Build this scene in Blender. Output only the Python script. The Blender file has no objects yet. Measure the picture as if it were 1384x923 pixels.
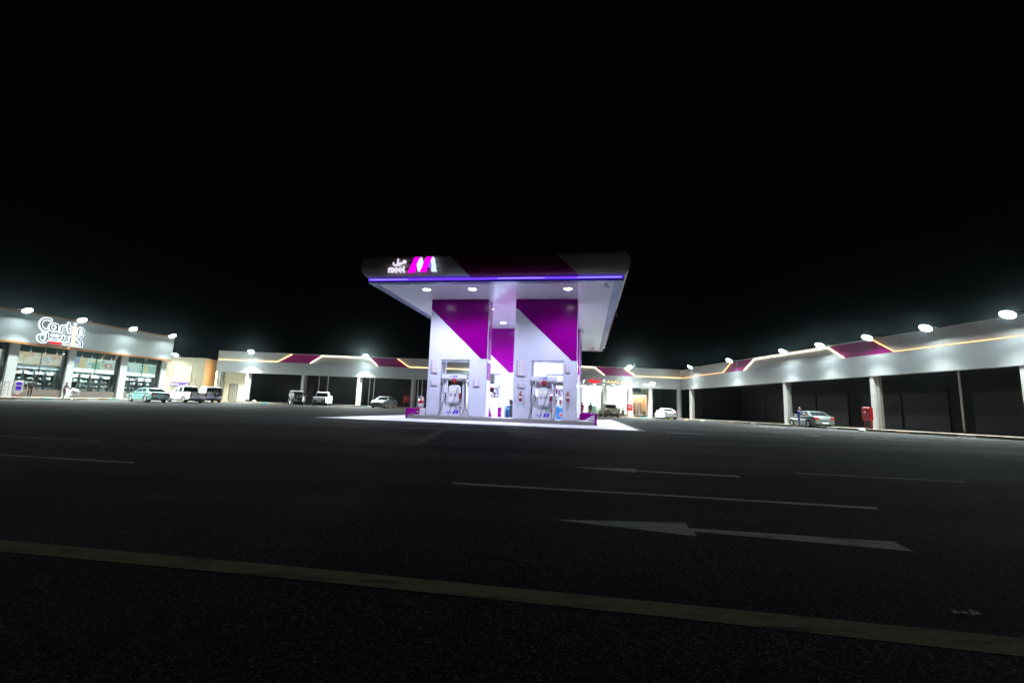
import bpy, bmesh, math, random
from mathutils import Vector, Matrix
random.seed(7)
S = bpy.context.scene
COL = S.collection
R = math.radians
PI = math.pi

# ------------------------------------------------------------------ materials
def lin(c):
    return tuple(((v / 12.92) if v <= 0.04045 else ((v + 0.055) / 1.055) ** 2.4) for v in c)

MATS = {}
def mat(name, rgb, rough=0.5, metal=0.0, var=0.10, scale=6.0, bump=0.0, bscale=60.0, coat=0.0, spec=0.5):
    """rgb is a linear base colour; a noise texture breaks colour and roughness up."""
    if name in MATS: return MATS[name]
    m = bpy.data.materials.new(name); m.use_nodes = True
    nt = m.node_tree; b = nt.nodes['Principled BSDF']
    tc = nt.nodes.new('ShaderNodeTexCoord')
    nz = nt.nodes.new('ShaderNodeTexNoise'); nz.inputs['Scale'].default_value = scale; nz.inputs['Detail'].default_value = 6
    nt.links.new(tc.outputs['Object'], nz.inputs['Vector'])
    mx = nt.nodes.new('ShaderNodeMix'); mx.data_type = 'RGBA'
    mx.inputs['A'].default_value = tuple(max(0, v * (1 - var)) for v in rgb) + (1,)
    mx.inputs['B'].default_value = tuple(min(1, v * (1 + var)) for v in rgb) + (1,)
    nt.links.new(nz.outputs['Fac'], mx.inputs['Factor'])
    nt.links.new(mx.outputs['Result'], b.inputs['Base Color'])
    mr = nt.nodes.new('ShaderNodeMapRange')
    mr.inputs['To Min'].default_value = max(0.02, rough * 0.85); mr.inputs['To Max'].default_value = min(1, rough * 1.15)
    nt.links.new(nz.outputs['Fac'], mr.inputs['Value']); nt.links.new(mr.outputs['Result'], b.inputs['Roughness'])
    b.inputs['Metallic'].default_value = metal
    b.inputs['Coat Weight'].default_value = coat; b.inputs['Coat Roughness'].default_value = 0.08
    b.inputs['Specular IOR Level'].default_value = spec
    if bump > 0:
        n2 = nt.nodes.new('ShaderNodeTexNoise'); n2.inputs['Scale'].default_value = bscale; n2.inputs['Detail'].default_value = 4
        nt.links.new(tc.outputs['Object'], n2.inputs['Vector'])
        bp = nt.nodes.new('ShaderNodeBump'); bp.inputs['Strength'].default_value = bump; bp.inputs['Distance'].default_value = 0.02
        nt.links.new(n2.outputs['Fac'], bp.inputs['Height']); nt.links.new(bp.outputs['Normal'], b.inputs['Normal'])
    MATS[name] = m
    return m

def emit(name, rgb, strength):
    if name in MATS: return MATS[name]
    m = bpy.data.materials.new(name); m.use_nodes = True
    nt = m.node_tree; nt.nodes.clear()
    o = nt.nodes.new('ShaderNodeOutputMaterial'); e = nt.nodes.new('ShaderNodeEmission')
    e.inputs['Color'].default_value = tuple(rgb) + (1,); e.inputs['Strength'].default_value = strength
    nt.links.new(e.outputs[0], o.inputs[0]); MATS[name] = m
    return m

def glass(name, tint, refl=0.6):
    if name in MATS: return MATS[name]
    m = bpy.data.materials.new(name); m.use_nodes = True
    nt = m.node_tree; nt.nodes.clear()
    o = nt.nodes.new('ShaderNodeOutputMaterial'); mx = nt.nodes.new('ShaderNodeMixShader')
    t = nt.nodes.new('ShaderNodeBsdfTransparent'); t.inputs[0].default_value = tuple(tint) + (1,)
    g = nt.nodes.new('ShaderNodeBsdfGlossy'); g.inputs['Roughness'].default_value = 0.03
    lw = nt.nodes.new('ShaderNodeFresnel'); lw.inputs[0].default_value = 1.45
    ml = nt.nodes.new('ShaderNodeMath'); ml.operation = 'MULTIPLY'; ml.inputs[1].default_value = refl
    nt.links.new(lw.outputs[0], ml.inputs[0]); nt.links.new(ml.outputs[0], mx.inputs[0])
    nt.links.new(t.outputs[0], mx.inputs[1]); nt.links.new(g.outputs[0], mx.inputs[2]); nt.links.new(mx.outputs[0], o.inputs[0])
    MATS[name] = m
    return m

def asphalt_mat():
    m = bpy.data.materials.new('asphalt'); m.use_nodes = True
    nt = m.node_tree; b = nt.nodes['Principled BSDF']; N = nt.nodes.new; L = nt.links.new
    tc = N('ShaderNodeTexCoord')
    def noise(sc, det=5, rot=None, stretch=None):
        n = N('ShaderNodeTexNoise'); n.inputs['Scale'].default_value = sc; n.inputs['Detail'].default_value = det
        mp = N('ShaderNodeMapping')
        if stretch: mp.inputs['Scale'].default_value = stretch
        if rot: mp.inputs['Rotation'].default_value = (0, 0, rot)
        L(tc.outputs['Object'], mp.inputs['Vector']); L(mp.outputs[0], n.inputs['Vector']); return n
    big = noise(0.12); mid = noise(1.3); streak = noise(0.5, 4, R(9), (0.07, 1.0, 1)); grain = noise(140, 2); vor = N('ShaderNodeTexVoronoi')
    vor.inputs['Scale'].default_value = 140; L(tc.outputs['Object'], vor.inputs['Vector'])
    def ramp(src, lo, hi, a, c):
        r = N('ShaderNodeMapRange'); r.inputs['From Min'].default_value = lo; r.inputs['From Max'].default_value = hi
        r.inputs['To Min'].default_value = a; r.inputs['To Max'].default_value = c; L(src, r.inputs['Value']); return r.outputs[0]
    def mul(a, c):
        x = N('ShaderNodeMath'); x.operation = 'MULTIPLY'; L(a, x.inputs[0]); L(c, x.inputs[1]); return x.outputs[0]
    v = mul(mul(ramp(big.outputs['Fac'], .3, .7, .65, 1.3), ramp(mid.outputs['Fac'], .3, .7, .8, 1.18)),
            mul(ramp(streak.outputs['Fac'], .35, .7, .5, 1.45), ramp(grain.outputs['Fac'], .3, .75, .5, 1.5)))
    sx = N('ShaderNodeSeparateXYZ'); L(vor.outputs['Color'], sx.inputs[0]); st = ramp(sx.outputs['X'], 0.7, 1.0, 0.62, 4.0)
    v = mul(v, st)
    mx = N('ShaderNodeMix'); mx.data_type = 'RGBA'; mx.inputs['A'].default_value = (0, 0, 0, 1); mx.inputs['B'].default_value = (.063, .065, .067, 1)
    sc = N('ShaderNodeMath'); sc.operation = 'MULTIPLY'; sc.inputs[1].default_value = 0.5; L(v, sc.inputs[0])
    L(sc.outputs[0], mx.inputs['Factor']); mx.clamp_factor = False
    L(mx.outputs['Result'], b.inputs['Base Color'])
    L(ramp(mid.outputs['Fac'], .3, .7, .82, .95), b.inputs['Roughness'])
    b.inputs['Specular IOR Level'].default_value = 0.008
    bp = N('ShaderNodeBump'); bp.inputs['Strength'].default_value = 0.55; bp.inputs['Distance'].default_value = 0.008
    L(mul(grain.outputs['Fac'], st), bp.inputs['Height']); L(bp.outputs[0], b.inputs['Normal'])
    return m

def worn_paint(name, rgb, wear=0.5, sc=9):
    m = bpy.data.materials.new(name); m.use_nodes = True
    nt = m.node_tree; b = nt.nodes['Principled BSDF']; N = nt.nodes.new; L = nt.links.new
    tc = N('ShaderNodeTexCoord'); n = N('ShaderNodeTexNoise'); n.inputs['Scale'].default_value = sc; n.inputs['Detail'].default_value = 9; n.inputs['Roughness'].default_value = .7
    mp = N('ShaderNodeMapping'); mp.inputs['Scale'].default_value = (.35, 1.6, 1); L(tc.outputs['Object'], mp.inputs[0]); L(mp.outputs[0], n.inputs['Vector'])
    g = N('ShaderNodeTexNoise'); g.inputs['Scale'].default_value = 130; L(tc.outputs['Object'], g.inputs['Vector'])
    r = N('ShaderNodeMapRange'); r.inputs['From Min'].default_value = wear - .12; r.inputs['From Max'].default_value = wear + .05; L(n.outputs['Fac'], r.inputs['Value'])
    r2 = N('ShaderNodeMapRange'); r2.inputs['From Min'].default_value = .3; r2.inputs['From Max'].default_value = .7; r2.inputs['To Min'].default_value = .55; r2.inputs['To Max'].default_value = 1.15; L(g.outputs['Fac'], r2.inputs['Value'])
    ml = N('ShaderNodeMath'); ml.operation = 'MULTIPLY'; L(r.outputs[0], ml.inputs[0]); L(r2.outputs[0], ml.inputs[1])
    mx = N('ShaderNodeMix'); mx.data_type = 'RGBA'; mx.inputs['A'].default_value = (.045, .045, .045, 1); mx.inputs['B'].default_value = rgb + (1,)
    L(ml.outputs[0], mx.inputs['Factor']); L(mx.outputs['Result'], b.inputs['Base Color']); b.inputs['Roughness'].default_value = .85; b.inputs['Specular IOR Level'].default_value = 0.0
    bp = N('ShaderNodeBump'); bp.inputs['Strength'].default_value = .4; bp.inputs['Distance'].default_value = .006; L(g.outputs['Fac'], bp.inputs['Height']); L(bp.outputs[0], b.inputs['Normal'])
    return m

def panel_mat(name, rgb, rough, step, joint=0.012, var=0.06, axis='X', bump=.35, metal=0.0, coat=0.0):
    """cladding: sheets with fine dark joints every `step` metres, in object space"""
    m = mat(name, rgb, rough, metal, var, 1.2, 0, 60, coat)
    nt = m.node_tree; b = nt.nodes['Principled BSDF']; N = nt.nodes.new; L = nt.links.new
    tc = N('ShaderNodeTexCoord'); sp = N('ShaderNodeSeparateXYZ'); L(tc.outputs['Object'], sp.inputs[0])
    md = N('ShaderNodeMath'); md.operation = 'PINGPONG'; md.inputs[1].default_value = step / 2; L(sp.outputs[axis], md.inputs[0])
    lt = N('ShaderNodeMapRange'); lt.inputs['From Min'].default_value = 0; lt.inputs['From Max'].default_value = joint; L(md.outputs[0], lt.inputs['Value'])
    src = b.inputs['Base Color'].links[0].from_socket
    mx = N('ShaderNodeMix'); mx.data_type = 'RGBA'; mx.inputs['A'].default_value = tuple(v * .45 for v in rgb) + (1,)
    L(lt.outputs[0], mx.inputs['Factor']); L(src, mx.inputs['B']); L(mx.outputs['Result'], b.inputs['Base Color'])
    wv = N('ShaderNodeTexNoise'); wv.inputs['Scale'].default_value = .9; L(tc.outputs['Object'], wv.inputs['Vector'])
    bp = N('ShaderNodeBump'); bp.inputs['Strength'].default_value = bump; bp.inputs['Distance'].default_value = .02; L(wv.outputs['Fac'], bp.inputs['Height']); L(bp.outputs[0], b.inputs['Normal'])
    return m

def print_mat(name, rgb, e):
    """printed film with a glow put into its colour"""
    if name in MATS: return MATS[name]
    m = mat(name, rgb, .5, var=.22, scale=3.5); b = m.node_tree.nodes['Principled BSDF']
    m.node_tree.links.new(b.inputs['Base Color'].links[0].from_socket, b.inputs['Emission Color']); b.inputs['Emission Strength'].default_value = e  # emission stands in for lamp light falling on the banners
    return m

# ------------------------------------------------------------------ mesh builder
class MB:
    def __init__(s): s.v = []; s.f = []; s.m = []; s.sm = []
    def add(s, vs, fs, mi=0, smooth=False, M=None):
        o = len(s.v)
        for p in vs:
            p = Vector(p); s.v.append(M @ p if M else p)
        for f in fs: s.f.append([o + i for i in f]); s.m.append(mi); s.sm.append(smooth)
    def box(s, x0, x1, y0, y1, z0, z1, mi=0, M=None):
        v = [(x, y, z) for z in (z0, z1) for y in (y0, y1) for x in (x0, x1)]
        s.add(v, [(0, 2, 3, 1), (4, 5, 7, 6), (0, 1, 5, 4), (2, 6, 7, 3), (0, 4, 6, 2), (1, 3, 7, 5)], mi, False, M); return s
    def prism(s, poly, a0, a1, plane='xz', mi=0, M=None, taper=None):
        """polygon in plane extruded along the third axis from a0 to a1"""
        def P(p, a): return {'xz': (p[0], a, p[1]), 'xy': (p[0], p[1], a), 'yz': (a, p[0], p[1])}[plane]
        n = len(poly); vs = [P(p, a0) for p in poly] + [P(p, a1) for p in poly]
        fs = [list(range(n)), list(range(2 * n - 1, n - 1, -1))] + [(i, n + i, n + (i + 1) % n, (i + 1) % n) for i in range(n)]
        s.add(vs, fs, mi, False, M); return s
    def tube(s, pts, r, n=8, mi=0, smooth=True, M=None, cap=True):
        pts = [Vector(p) for p in pts]; rings = []
        rr = r if isinstance(r, (list, tuple)) else [r] * len(pts)
        for i, p in enumerate(pts):
            d = (pts[min(i + 1, len(pts) - 1)] - pts[max(i - 1, 0)]).normalized()
            a = Vector((0, 0, 1)) if abs(d.z) < .9 else Vector((1, 0, 0))
            u = d.cross(a).normalized(); w = d.cross(u)
            rings.append([p + (u * math.cos(t) + w * math.sin(t)) * rr[i] for t in [2 * PI * k / n for k in range(n)]])
        vs = [q for g in rings for q in g]; fs = []
        for i in range(len(rings) - 1):
            for k in range(n): fs.append((i * n + k, i * n + (k + 1) % n, (i + 1) * n + (k + 1) % n, (i + 1) * n + k))
        s.add(vs, fs, mi, smooth, M)
        if cap: s.add(rings[0], [list(range(n - 1, -1, -1))], mi, False, M); s.add(rings[-1], [list(range(n))], mi, False, M)
        return s
    def lathe(s, prof, n=20, mi=0, M=None, smooth=True):
        vs = []; fs = []; k = len(prof)
        for i in range(n):
            t = 2 * PI * i / n
            for (r, z) in prof: vs.append((r * math.cos(t), r * math.sin(t), z))
        for i in range(n):
            j = (i + 1) % n
            for q in range(k - 1): fs.append((i * k + q, j * k + q, j * k + q + 1, i * k + q + 1))
        s.add(vs, fs, mi, smooth, M); return s
    def ellipsoid(s, c, r, n=12, m=8, mi=0, M=None):
        prof = []; vs = []; fs = []
        for j in range(m + 1):
            a = -PI / 2 + PI * j / m
            for i in range(n):
                t = 2 * PI * i / n
                vs.append((c[0] + r[0] * math.cos(a) * math.cos(t), c[1] + r[1] * math.cos(a) * math.sin(t), c[2] + r[2] * math.sin(a)))
        for j in range(m):
            for i in range(n): fs.append((j * n + i, j * n + (i + 1) % n, (j + 1) * n + (i + 1) % n, (j + 1) * n + i))
        s.add(vs, fs, mi, True, M); return s
    def stroke(s, pts, w, y0, y1, mi=0, closed=False, M=None):
        """flat round-ended pen stroke in the xz plane, extruded from y0 (front) to y1"""
        pts = [Vector((p[0], p[1])) for p in pts]
        h = w / 2
        if closed:
            n = len(pts); ou = []; inn = []
            for i in range(n):
                d = (pts[(i + 1) % n] - pts[i - 1]).normalized(); nn = Vector((-d.y, d.x)); ou.append(pts[i] + nn * h); inn.append(pts[i] - nn * h)
            vs = [(p.x, y, p.y) for y in (y0, y1) for g in (ou, inn) for p in g]; fs = []
            for i in range(n):
                j = (i + 1) % n
                fs += [(i, j, n + j, n + i), (2 * n + i, 3 * n + i, 3 * n + j, 2 * n + j), (i, 2 * n + i, 2 * n + j, j), (n + i, n + j, 3 * n + j, 3 * n + i)]
            s.add(vs, fs, mi, False, M); return s
        le = []; ri = []
        for i, p in enumerate(pts):
            d0 = (pts[i] - pts[i - 1]).normalized() if i > 0 else (pts[1] - pts[0]).normalized()
            d1 = (pts[i + 1] - pts[i]).normalized() if i < len(pts) - 1 else d0
            d = (d0 + d1); d = d.normalized() if d.length > 1e-6 else d0
            nn = Vector((-d.y, d.x)); k = 1 / max(.5, nn.dot(Vector((-d0.y, d0.x))))
            le.append(p + nn * h * k); ri.append(p - nn * h * k)
        def capa(p, d):
            b = math.atan2(d.y, d.x); return [p + Vector((math.cos(b + t), math.sin(b + t))) * h for t in [R(a) for a in (-54, -18, 18, 54)]]
        poly_end = capa(pts[-1], (pts[-1] - pts[-2]).normalized()); poly_st = capa(pts[0], (pts[0] - pts[1]).normalized())
        n = len(pts); allp = le + ri + poly_end + poly_st
        N = len(allp); vs = [(p.x, y, p.y) for y in (y0, y1) for p in allp]; fs = []
        for i in range(n - 1):
            fs += [(i, i + 1, n + i + 1, n + i), (N + i, N + n + i, N + n + i + 1, N + i + 1), (i, N + i, N + i + 1, i + 1), (n + i, n + i + 1, N + n + i + 1, N + n + i)]
        for base, a, c in ((2 * n, 2 * n - 1, n - 1), (2 * n + 4, 0, n)):
            ring = [a, base, base + 1, base + 2, base + 3, c]
            fs += [ring, [N + q for q in reversed(ring)]]
            for q in range(5): fs.append((ring[q], N + ring[q], N + ring[q + 1], ring[q + 1]))
        s.add(vs, fs, mi, False, M); return s
    def build(s, name, mats, parent=None, bevel=0.0, seg=2, loc=(0, 0, 0), rotz=0.0, smooth=False, rot=None):
        me = bpy.data.meshes.new(name)
        me.from_pydata([tuple(v) for v in s.v], [], s.f)
        if not isinstance(mats, (list, tuple)): mats = [mats]
        for m in mats: me.materials.append(m)
        me.polygons.foreach_set('material_index', s.m); me.polygons.foreach_set('use_smooth', [bool(x or smooth) for x in s.sm])
        bm = bmesh.new(); bm.from_mesh(me); bmesh.ops.recalc_face_normals(bm, faces=bm.faces)
        if bevel > 0:
            bmesh.ops.remove_doubles(bm, verts=bm.verts, dist=1e-5)
            ed = [e for e in bm.edges if len(e.link_faces) == 2 and e.calc_face_angle(0) > .6]
            bmesh.ops.bevel(bm, geom=ed, offset=bevel, segments=seg, affect='EDGES', clamp_overlap=True)
        bm.to_mesh(me); bm.free(); me.update()
        o = bpy.data.objects.new(name, me); COL.objects.link(o)
        o.location = loc; o.rotation_euler = rot if rot else (0, 0, rotz)
        if parent: o.parent = parent
        return o

def tag(o, label=None, cat=None, group=None, kind=None):
    if label: o['label'] = label
    if cat: o['category'] = cat
    if group: o['group'] = group
    if kind: o['kind'] = kind
    return o

def thing(name, label, cat, loc=(0, 0, 0), rotz=0.0, group=None, kind=None):
    o = bpy.data.objects.new(name, None); COL.objects.link(o); o.empty_display_size = .2
    o.location = loc; o.rotation_euler = (0, 0, rotz)
    return tag(o, label, cat, group, kind)

def copy_tree(o, parent=None):
    c = o.copy(); COL.objects.link(c)
    if parent: c.parent = parent
    for ch in list(o.children): copy_tree(ch, c)
    return c

def spot(name, parent, loc, rx, watts, deg, blend, color, radius):
    l = bpy.data.lights.new(name, 'SPOT'); l.energy = watts; l.spot_size = R(deg); l.spot_blend = blend; l.color = color; l.shadow_soft_size = radius
    o = bpy.data.objects.new(name, l); COL.objects.link(o); o.parent = parent; o.location = loc; o.rotation_euler = (rx, 0, 0)
    return o

# ------------------------------------------------------------------ frames
def sstep(t): t = max(0, min(1, t)); return t * t * (3 - 2 * t)
def gz(x, y):                       # the yard rises a little towards the shops on the left and at the back
    return .25 * sstep((y - 35) / 25) * sstep((25 - x) / 50)

CAM_H = 0.82
YAW_C = R(9.37)
CU = Vector((math.cos(YAW_C), -math.sin(YAW_C), 0)); CV = Vector((math.sin(YAW_C), math.cos(YAW_C), 0))
CO = Vector((-.4743, 25.9462, 0))
def cw(u, v, z=0): p = CO + CU * u + CV * v; return (p.x, p.y, z)
RZC = -YAW_C
class Fr:
    def __init__(s, origin, d, n): s.o = Vector(origin); s.d = Vector(d); s.n = Vector(n); s.rz = math.atan2(d[1], d[0])
    def w(s, x, y, z=0): p = s.o + s.d * x + s.n * y; return (p.x, p.y, z)
t = R(10.8); _d = (math.sin(t), math.cos(t), 0); _n = (-math.cos(t), math.sin(t), 0)
FL = Fr((53.5 * _n[0], 53.5 * _n[1], 0), _d, _n)
t = R(-6.75); _n = (math.cos(t), -math.sin(t), 0); _d = (-math.sin(t), -math.cos(t), 0)
FRW = Fr((33 * _n[0], 33 * _n[1], 0), _d, _n)
t = R(4.0); _d = (math.cos(t), math.sin(t), 0); _n = (-math.sin(t), math.cos(t), 0)
FB = Fr((66 * _n[0], 66 * _n[1], 0), _d, _n)

# ------------------------------------------------------------------ material set
M_asph = asphalt_mat()
M_conc = panel_mat('apron_concrete', (.55, .55, .56), .6, 3.9, .02, .22, 'X', .2)
M_kerbgrey = mat('kerb_concrete', (.27, .25, .23), .85, var=.35, scale=7, bump=.5, bscale=30)
M_kwhite = mat('kerb_white', (.40, .38, .33), .7, var=.35, scale=9, bump=.3)
M_kyel = mat('kerb_ochre', (.28, .18, .07), .7, var=.35, scale=9, bump=.3)
M_kteal = mat('kerb_teal', (.08, .35, .32), .7, var=.35, scale=9, bump=.3)
M_kold = mat('kerb_old', (.085, .072, .055), .9, var=.4, scale=7, bump=.5)
M_pave = mat('paving', (.17, .145, .115), .8, var=.3, scale=3, bump=.3)
M_white = panel_mat('white_panel', (.72, .73, .82), .28, 1.2, .006, .03, 'Z', .12, 0, .2)
M_soffit = panel_mat('soffit_panel', (.86, .86, .92), .13, .30, .006, .04, 'X', .22, .12)
M_mag = mat('magenta_panel', lin((.50, 0, .46)), .2, var=.05, scale=1, coat=0, spec=.12)
M_magd = mat('magenta_fascia', lin((.50, .03, .36)), .45, var=.10, scale=2, bump=.1)
M_fasg = panel_mat('fascia_grey', (.50, .46, .41), .42, 1.25, .010, .08, 'X', .10)
M_wallg = panel_mat('grey_cladding', (.46, .46, .45), .35, 1.5, .010, .07, 'X', .25)
M_beam = panel_mat('beam_cladding', (.44, .46, .47), .38, 3.0, .010, .08, 'X', .35)
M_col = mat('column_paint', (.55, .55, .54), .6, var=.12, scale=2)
M_colshade = mat('column_shaded', (.30, .29, .27), .8, var=.2, scale=3)  # darker copy of the column paint, shade put into the colour
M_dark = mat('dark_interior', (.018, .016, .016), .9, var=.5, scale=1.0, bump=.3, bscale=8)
M_roof = mat('roof_screed', (.22, .22, .21), .9, var=.2)
M_beige = panel_mat('beige_render', (.55, .49, .35), .75, 2.4, .012, .14, 'X', .2)
M_orange = mat('copper_trim', (.42, .20, .08), .4, var=.12, metal=.2)
M_plinth = mat('plinth_stone', (.10, .085, .07), .6, var=.3, scale=4)
M_store = panel_mat('store_panel', (.42, .46, .46), .40, 2.45, .012, .08, 'X', .25)
M_pil = mat('pilaster_panel', (.44, .47, .47), .45, var=.08, scale=2)
M_black = mat('black_plastic', (.015, .015, .016), .5, var=.3)
M_rub = mat('tyre_rubber', (.018, .018, .018), .8, var=.3, bump=.3)
M_steel = mat('steel', (.55, .55, .56), .35, metal=.9, var=.1)
M_alu = mat('rim_alloy', (.50, .51, .52), .4, metal=.6, var=.1)
M_red = mat('red_paint', (.33, .008, .014), .35, var=.12, coat=.3)
M_chrome = mat('chrome', (.75, .75, .77), .12, metal=1, var=.03)
M_carglass = mat('car_glass', (.012, .016, .018), .06, var=.2, spec=.8)
M_pumpw = mat('pump_white', (.86, .86, .92), .35, var=.04, coat=.3)
M_pumpg = mat('pump_grey', (.52, .52, .60), .4, var=.08)
M_purple = mat('purple_decal', lin((.30, .05, .85)), .4, var=.05)
M_ink = mat('ink', (.10, .04, .12), .6, var=.2)
M_pink = mat('pink_ink', (.75, .22, .38), .6, var=.2)
M_paper = mat('paper_white', (.75, .73, .76), .6, var=.05)
M_blue = mat('blue_plastic', (.02, .16, .38), .35, var=.2)
M_lblue = mat('light_blue_plastic', (.14, .38, .58), .35, var=.15)
M_skin = mat('skin', (.28, .15, .09), .55, var=.1)
M_hair = mat('black_hair', (.012, .010, .009), .6, var=.3)
M_glass = glass('shop_glass', (.86, .93, .92), .8)
M_tealglass = mat('teal_ceiling', (.09, .16, .155), .3, var=.2, scale=1.5)
M_shelf = mat('shelf_dark', (.06, .065, .07), .5, var=.3)
FLOOD = (1.0, 1.0, .97)
E_flood = emit('flood_led', (.84, 1.0, 1.0), 190)
E_down = emit('downlight_led', (.80, .82, 1.0), 60)
E_blue = emit('violet_led', (.10, .03, .95), 2.2)
E_blue2 = emit('violet_led_hot', (.36, .30, 1.0), 1.3)
E_warm = emit('warm_led', (1.0, .62, .25), 7.0)
E_warmw = emit('warm_white_led', (1.0, .86, .58), 10.0)
E_amber = emit('amber_led', (1.0, .52, .20), 3.2)
E_neon = emit('neon_white', (.82, .92, 1.0), 2.0)
E_cream = emit('cream_neon', (1.0, .84, .62), 1.25)
E_redsign = emit('red_sign', (1.0, .02, .03), 1.5)
E_gold = emit('gold_sign', (1.0, .68, .25), 1.8)
E_signw = emit('white_sign', (.95, .95, 1.0), 2.2)
E_meelw = emit('meel_white', (.92, .85, 1.0), 1.05)
E_meelm = emit('meel_magenta', (.95, .0, .85), 1.15)
E_meelb = emit('meel_ice', (.62, .78, 1.0), 1.3)
E_meelv = emit('meel_violet', (.18, .12, .95), 1.1)
E_ceil = emit('ceiling_panel', (.90, 1.0, .98), 9)
E_shop = emit('shop_ceiling_panel', (1.0, .98, .93), 140)
E_cafe = emit('cafe_warm_panel', (1.0, .74, .50), 190)
E_shelf = emit('shelf_tube', (.85, 1.0, .96), 170)
E_strip = emit('backlit_shelf_band', (.85, 1.0, .95), 1.8)
E_win = emit('lit_window', (1.0, .86, .45), 2.6)
E_vwin = emit('violet_sign_box', (.45, .35, 1.0), .9)
E_scr = emit('pump_screen', (.85, .90, 1.0), .85)

# ------------------------------------------------------------------ ground
def grid_ground():
    xs = [-900, -500, -250, -120] + list(range(-80, 61, 4)) + [100, 200, 450, 900]
    ys = [-300, -120, -40, -12] + list(range(0, 93, 4)) + [120, 200, 400, 900]
    vs = [(x, y, gz(x, y)) for y in ys for x in xs]; n = len(xs)
    fs = [(j * n + i, j * n + i + 1, (j + 1) * n + i + 1, (j + 1) * n + i) for j in range(len(ys) - 1) for i in range(n - 1)]
    mb = MB(); mb.add(vs, fs, 0, True); return mb.build('ground', M_asph)
tag(grid_ground(), 'dark worn asphalt of the station forecourt', None, None, 'structure')

mb = MB(); mb.prism([(-8.6, -4.35), (7.05, -4.35), (7.05, 24.9), (-8.6, 24.9)], -.2, .012, 'xy')
tag(mb.build('concrete_apron', M_conc, None, 0, 2, CO[:], RZC), 'pale concrete apron under the fuel canopy', None, None, 'structure')
M_joint = mat('apron_joint', (.12, .12, .12), .9)
mb = MB(); mb.box(-8.75, 7.2, -4.62, -4.36, -.05, .006); mb.box(7.06, 7.3, -4.62, 24.9, -.05, .006)
tag(mb.build('apron_edge', M_joint, None, 0, 2, CO[:], RZC), 'dark edge strip around the pale apron', None, None, 'structure')

M_pw = worn_paint('road_white', (.42, .42, .41), .43); M_py = worn_paint('road_yellow', (.21, .19, .13), .44, 7)
M_pf = worn_paint('road_white_faint', (.34, .34, .34), .44)
def mark(name, polys, m, label):
    mb = MB()
    for p in polys:
        p = list(p); mb.add([(x, y, gz(x, y) + .0015) for x, y in p], [list(range(len(p)))])
    o = mb.build(name, m)
    for pl in o.data.polygons:
        if pl.normal.z < 0: pl.flip()
    return tag(o, label, None, None, 'structure')
mark('road_line', [[(-9.9, 3.68), (-9.9, 3.50), (-2.59, 2.48), (-.96, 2.25), (.67, 1.99), (1.87, 1.77), (6.0, 1.06), (6.0, 1.24), (2.04, 1.91), (.71, 2.13), (-1.04, 2.41), (-2.79, 2.66)]], M_py, 'wide faded yellow line across the foreground asphalt')
mark('road_arrow', [[(.36, 3.575), (1.30, 3.24), (1.33, 3.365), (2.61, 3.06), (2.67, 3.28), (1.33, 3.46), (1.37, 3.62)]], M_pw, 'large white lane arrow pointing left in the foreground')
mark('road_arrow', [[(.88, 6.8), (1.77, 6.42), (1.80, 6.53), (3.15, 6.31), (3.17, 6.47), (1.85, 6.66), (1.87, 6.86)]], M_pw, 'smaller white lane arrow further off, pointing left')
mark('road_line', [[(-.6, 5.09), (-.58, 4.99), (1.58, 4.705), (3.47, 4.40), (3.53, 4.51), (1.6, 4.80)]], M_pw, 'thin white lane line between the two arrows')
mark('road_line', [[(-13.5, 7.08), (-13.5, 6.96), (-4.5, 5.66), (-4.58, 5.77)]], M_pw, 'thin white lane line at the left of the yard')
mark('road_line', [[(-12.5, 8.95), (-12.5, 8.83), (-7.1, 8.10), (-7.1, 8.20)]], M_pf, 'faint far white lane line at the left of the yard')
mark('road_line', [[(4.28, 7.04), (4.28, 6.94), (6.5, 6.60), (6.5, 6.70)]], M_pf, 'faint white lane line right of the arrows')
mark('road_line', [[(16.1, 21.55), (16.1, 21.37), (18.1, 20.02), (18.15, 20.2)]], M_pw, 'short white bay line near the right wing kerb')
mark('road_line', [[(21.05, 40.3), (21.0, 35.4), (21.2, 35.4), (21.25, 40.3)]], M_pw, 'white bay line beside the silver sedan')
mark('road_line', [[(14.3, 22.5), (14.2, 21.2), (14.4, 21.2), (14.5, 22.5)]], M_pf, 'faint short bay line before the right wing')
mark('road_line', [[(12.1, 11.9), (12.1, 11.8), (12.9, 10.9), (12.95, 11.0)]], M_pw, 'white line end at the right edge of the yard')
mark('road_line', [[cwp[:2] for cwp in (cw(8.1, -4.9), cw(8.1, -5.15), cw(9.6, -5.2), cw(9.7, -4.95))]], M_pf, 'pale paint smear beyond the apron corner')

# ------------------------------------------------------------------ fuel canopy
canopy = thing('fuel_canopy', 'large flat fuel canopy with grey and magenta fascia over the pumps', 'canopy', CO[:], RZC)
U0, U1, V0, V1, ZS = -6.84, 6.44, -3.43, 24.2, 7.18
mb = MB(); mb.box(U0 + .4, U1 - .4, V0 + .4, V1 - .4, ZS, ZS + .06)
mb.build('soffit', M_soffit, canopy)
M_edge = mat('soffit_edge', (.30, .34, .55), .25, metal=.5, var=.08)
mb = MB()
for a in ((U0, U0 + .397, V0, V1), (U1 - .397, U1, V0, V1), (U0 + .4, U1 - .4, V0, V0 + .397), (U0 + .4, U1 - .4, V1 - .397, V1)): mb.box(a[0], a[1], a[2], a[3], ZS - .03, ZS + .06)
mb.build('edge_frame', M_edge, canopy)
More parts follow.
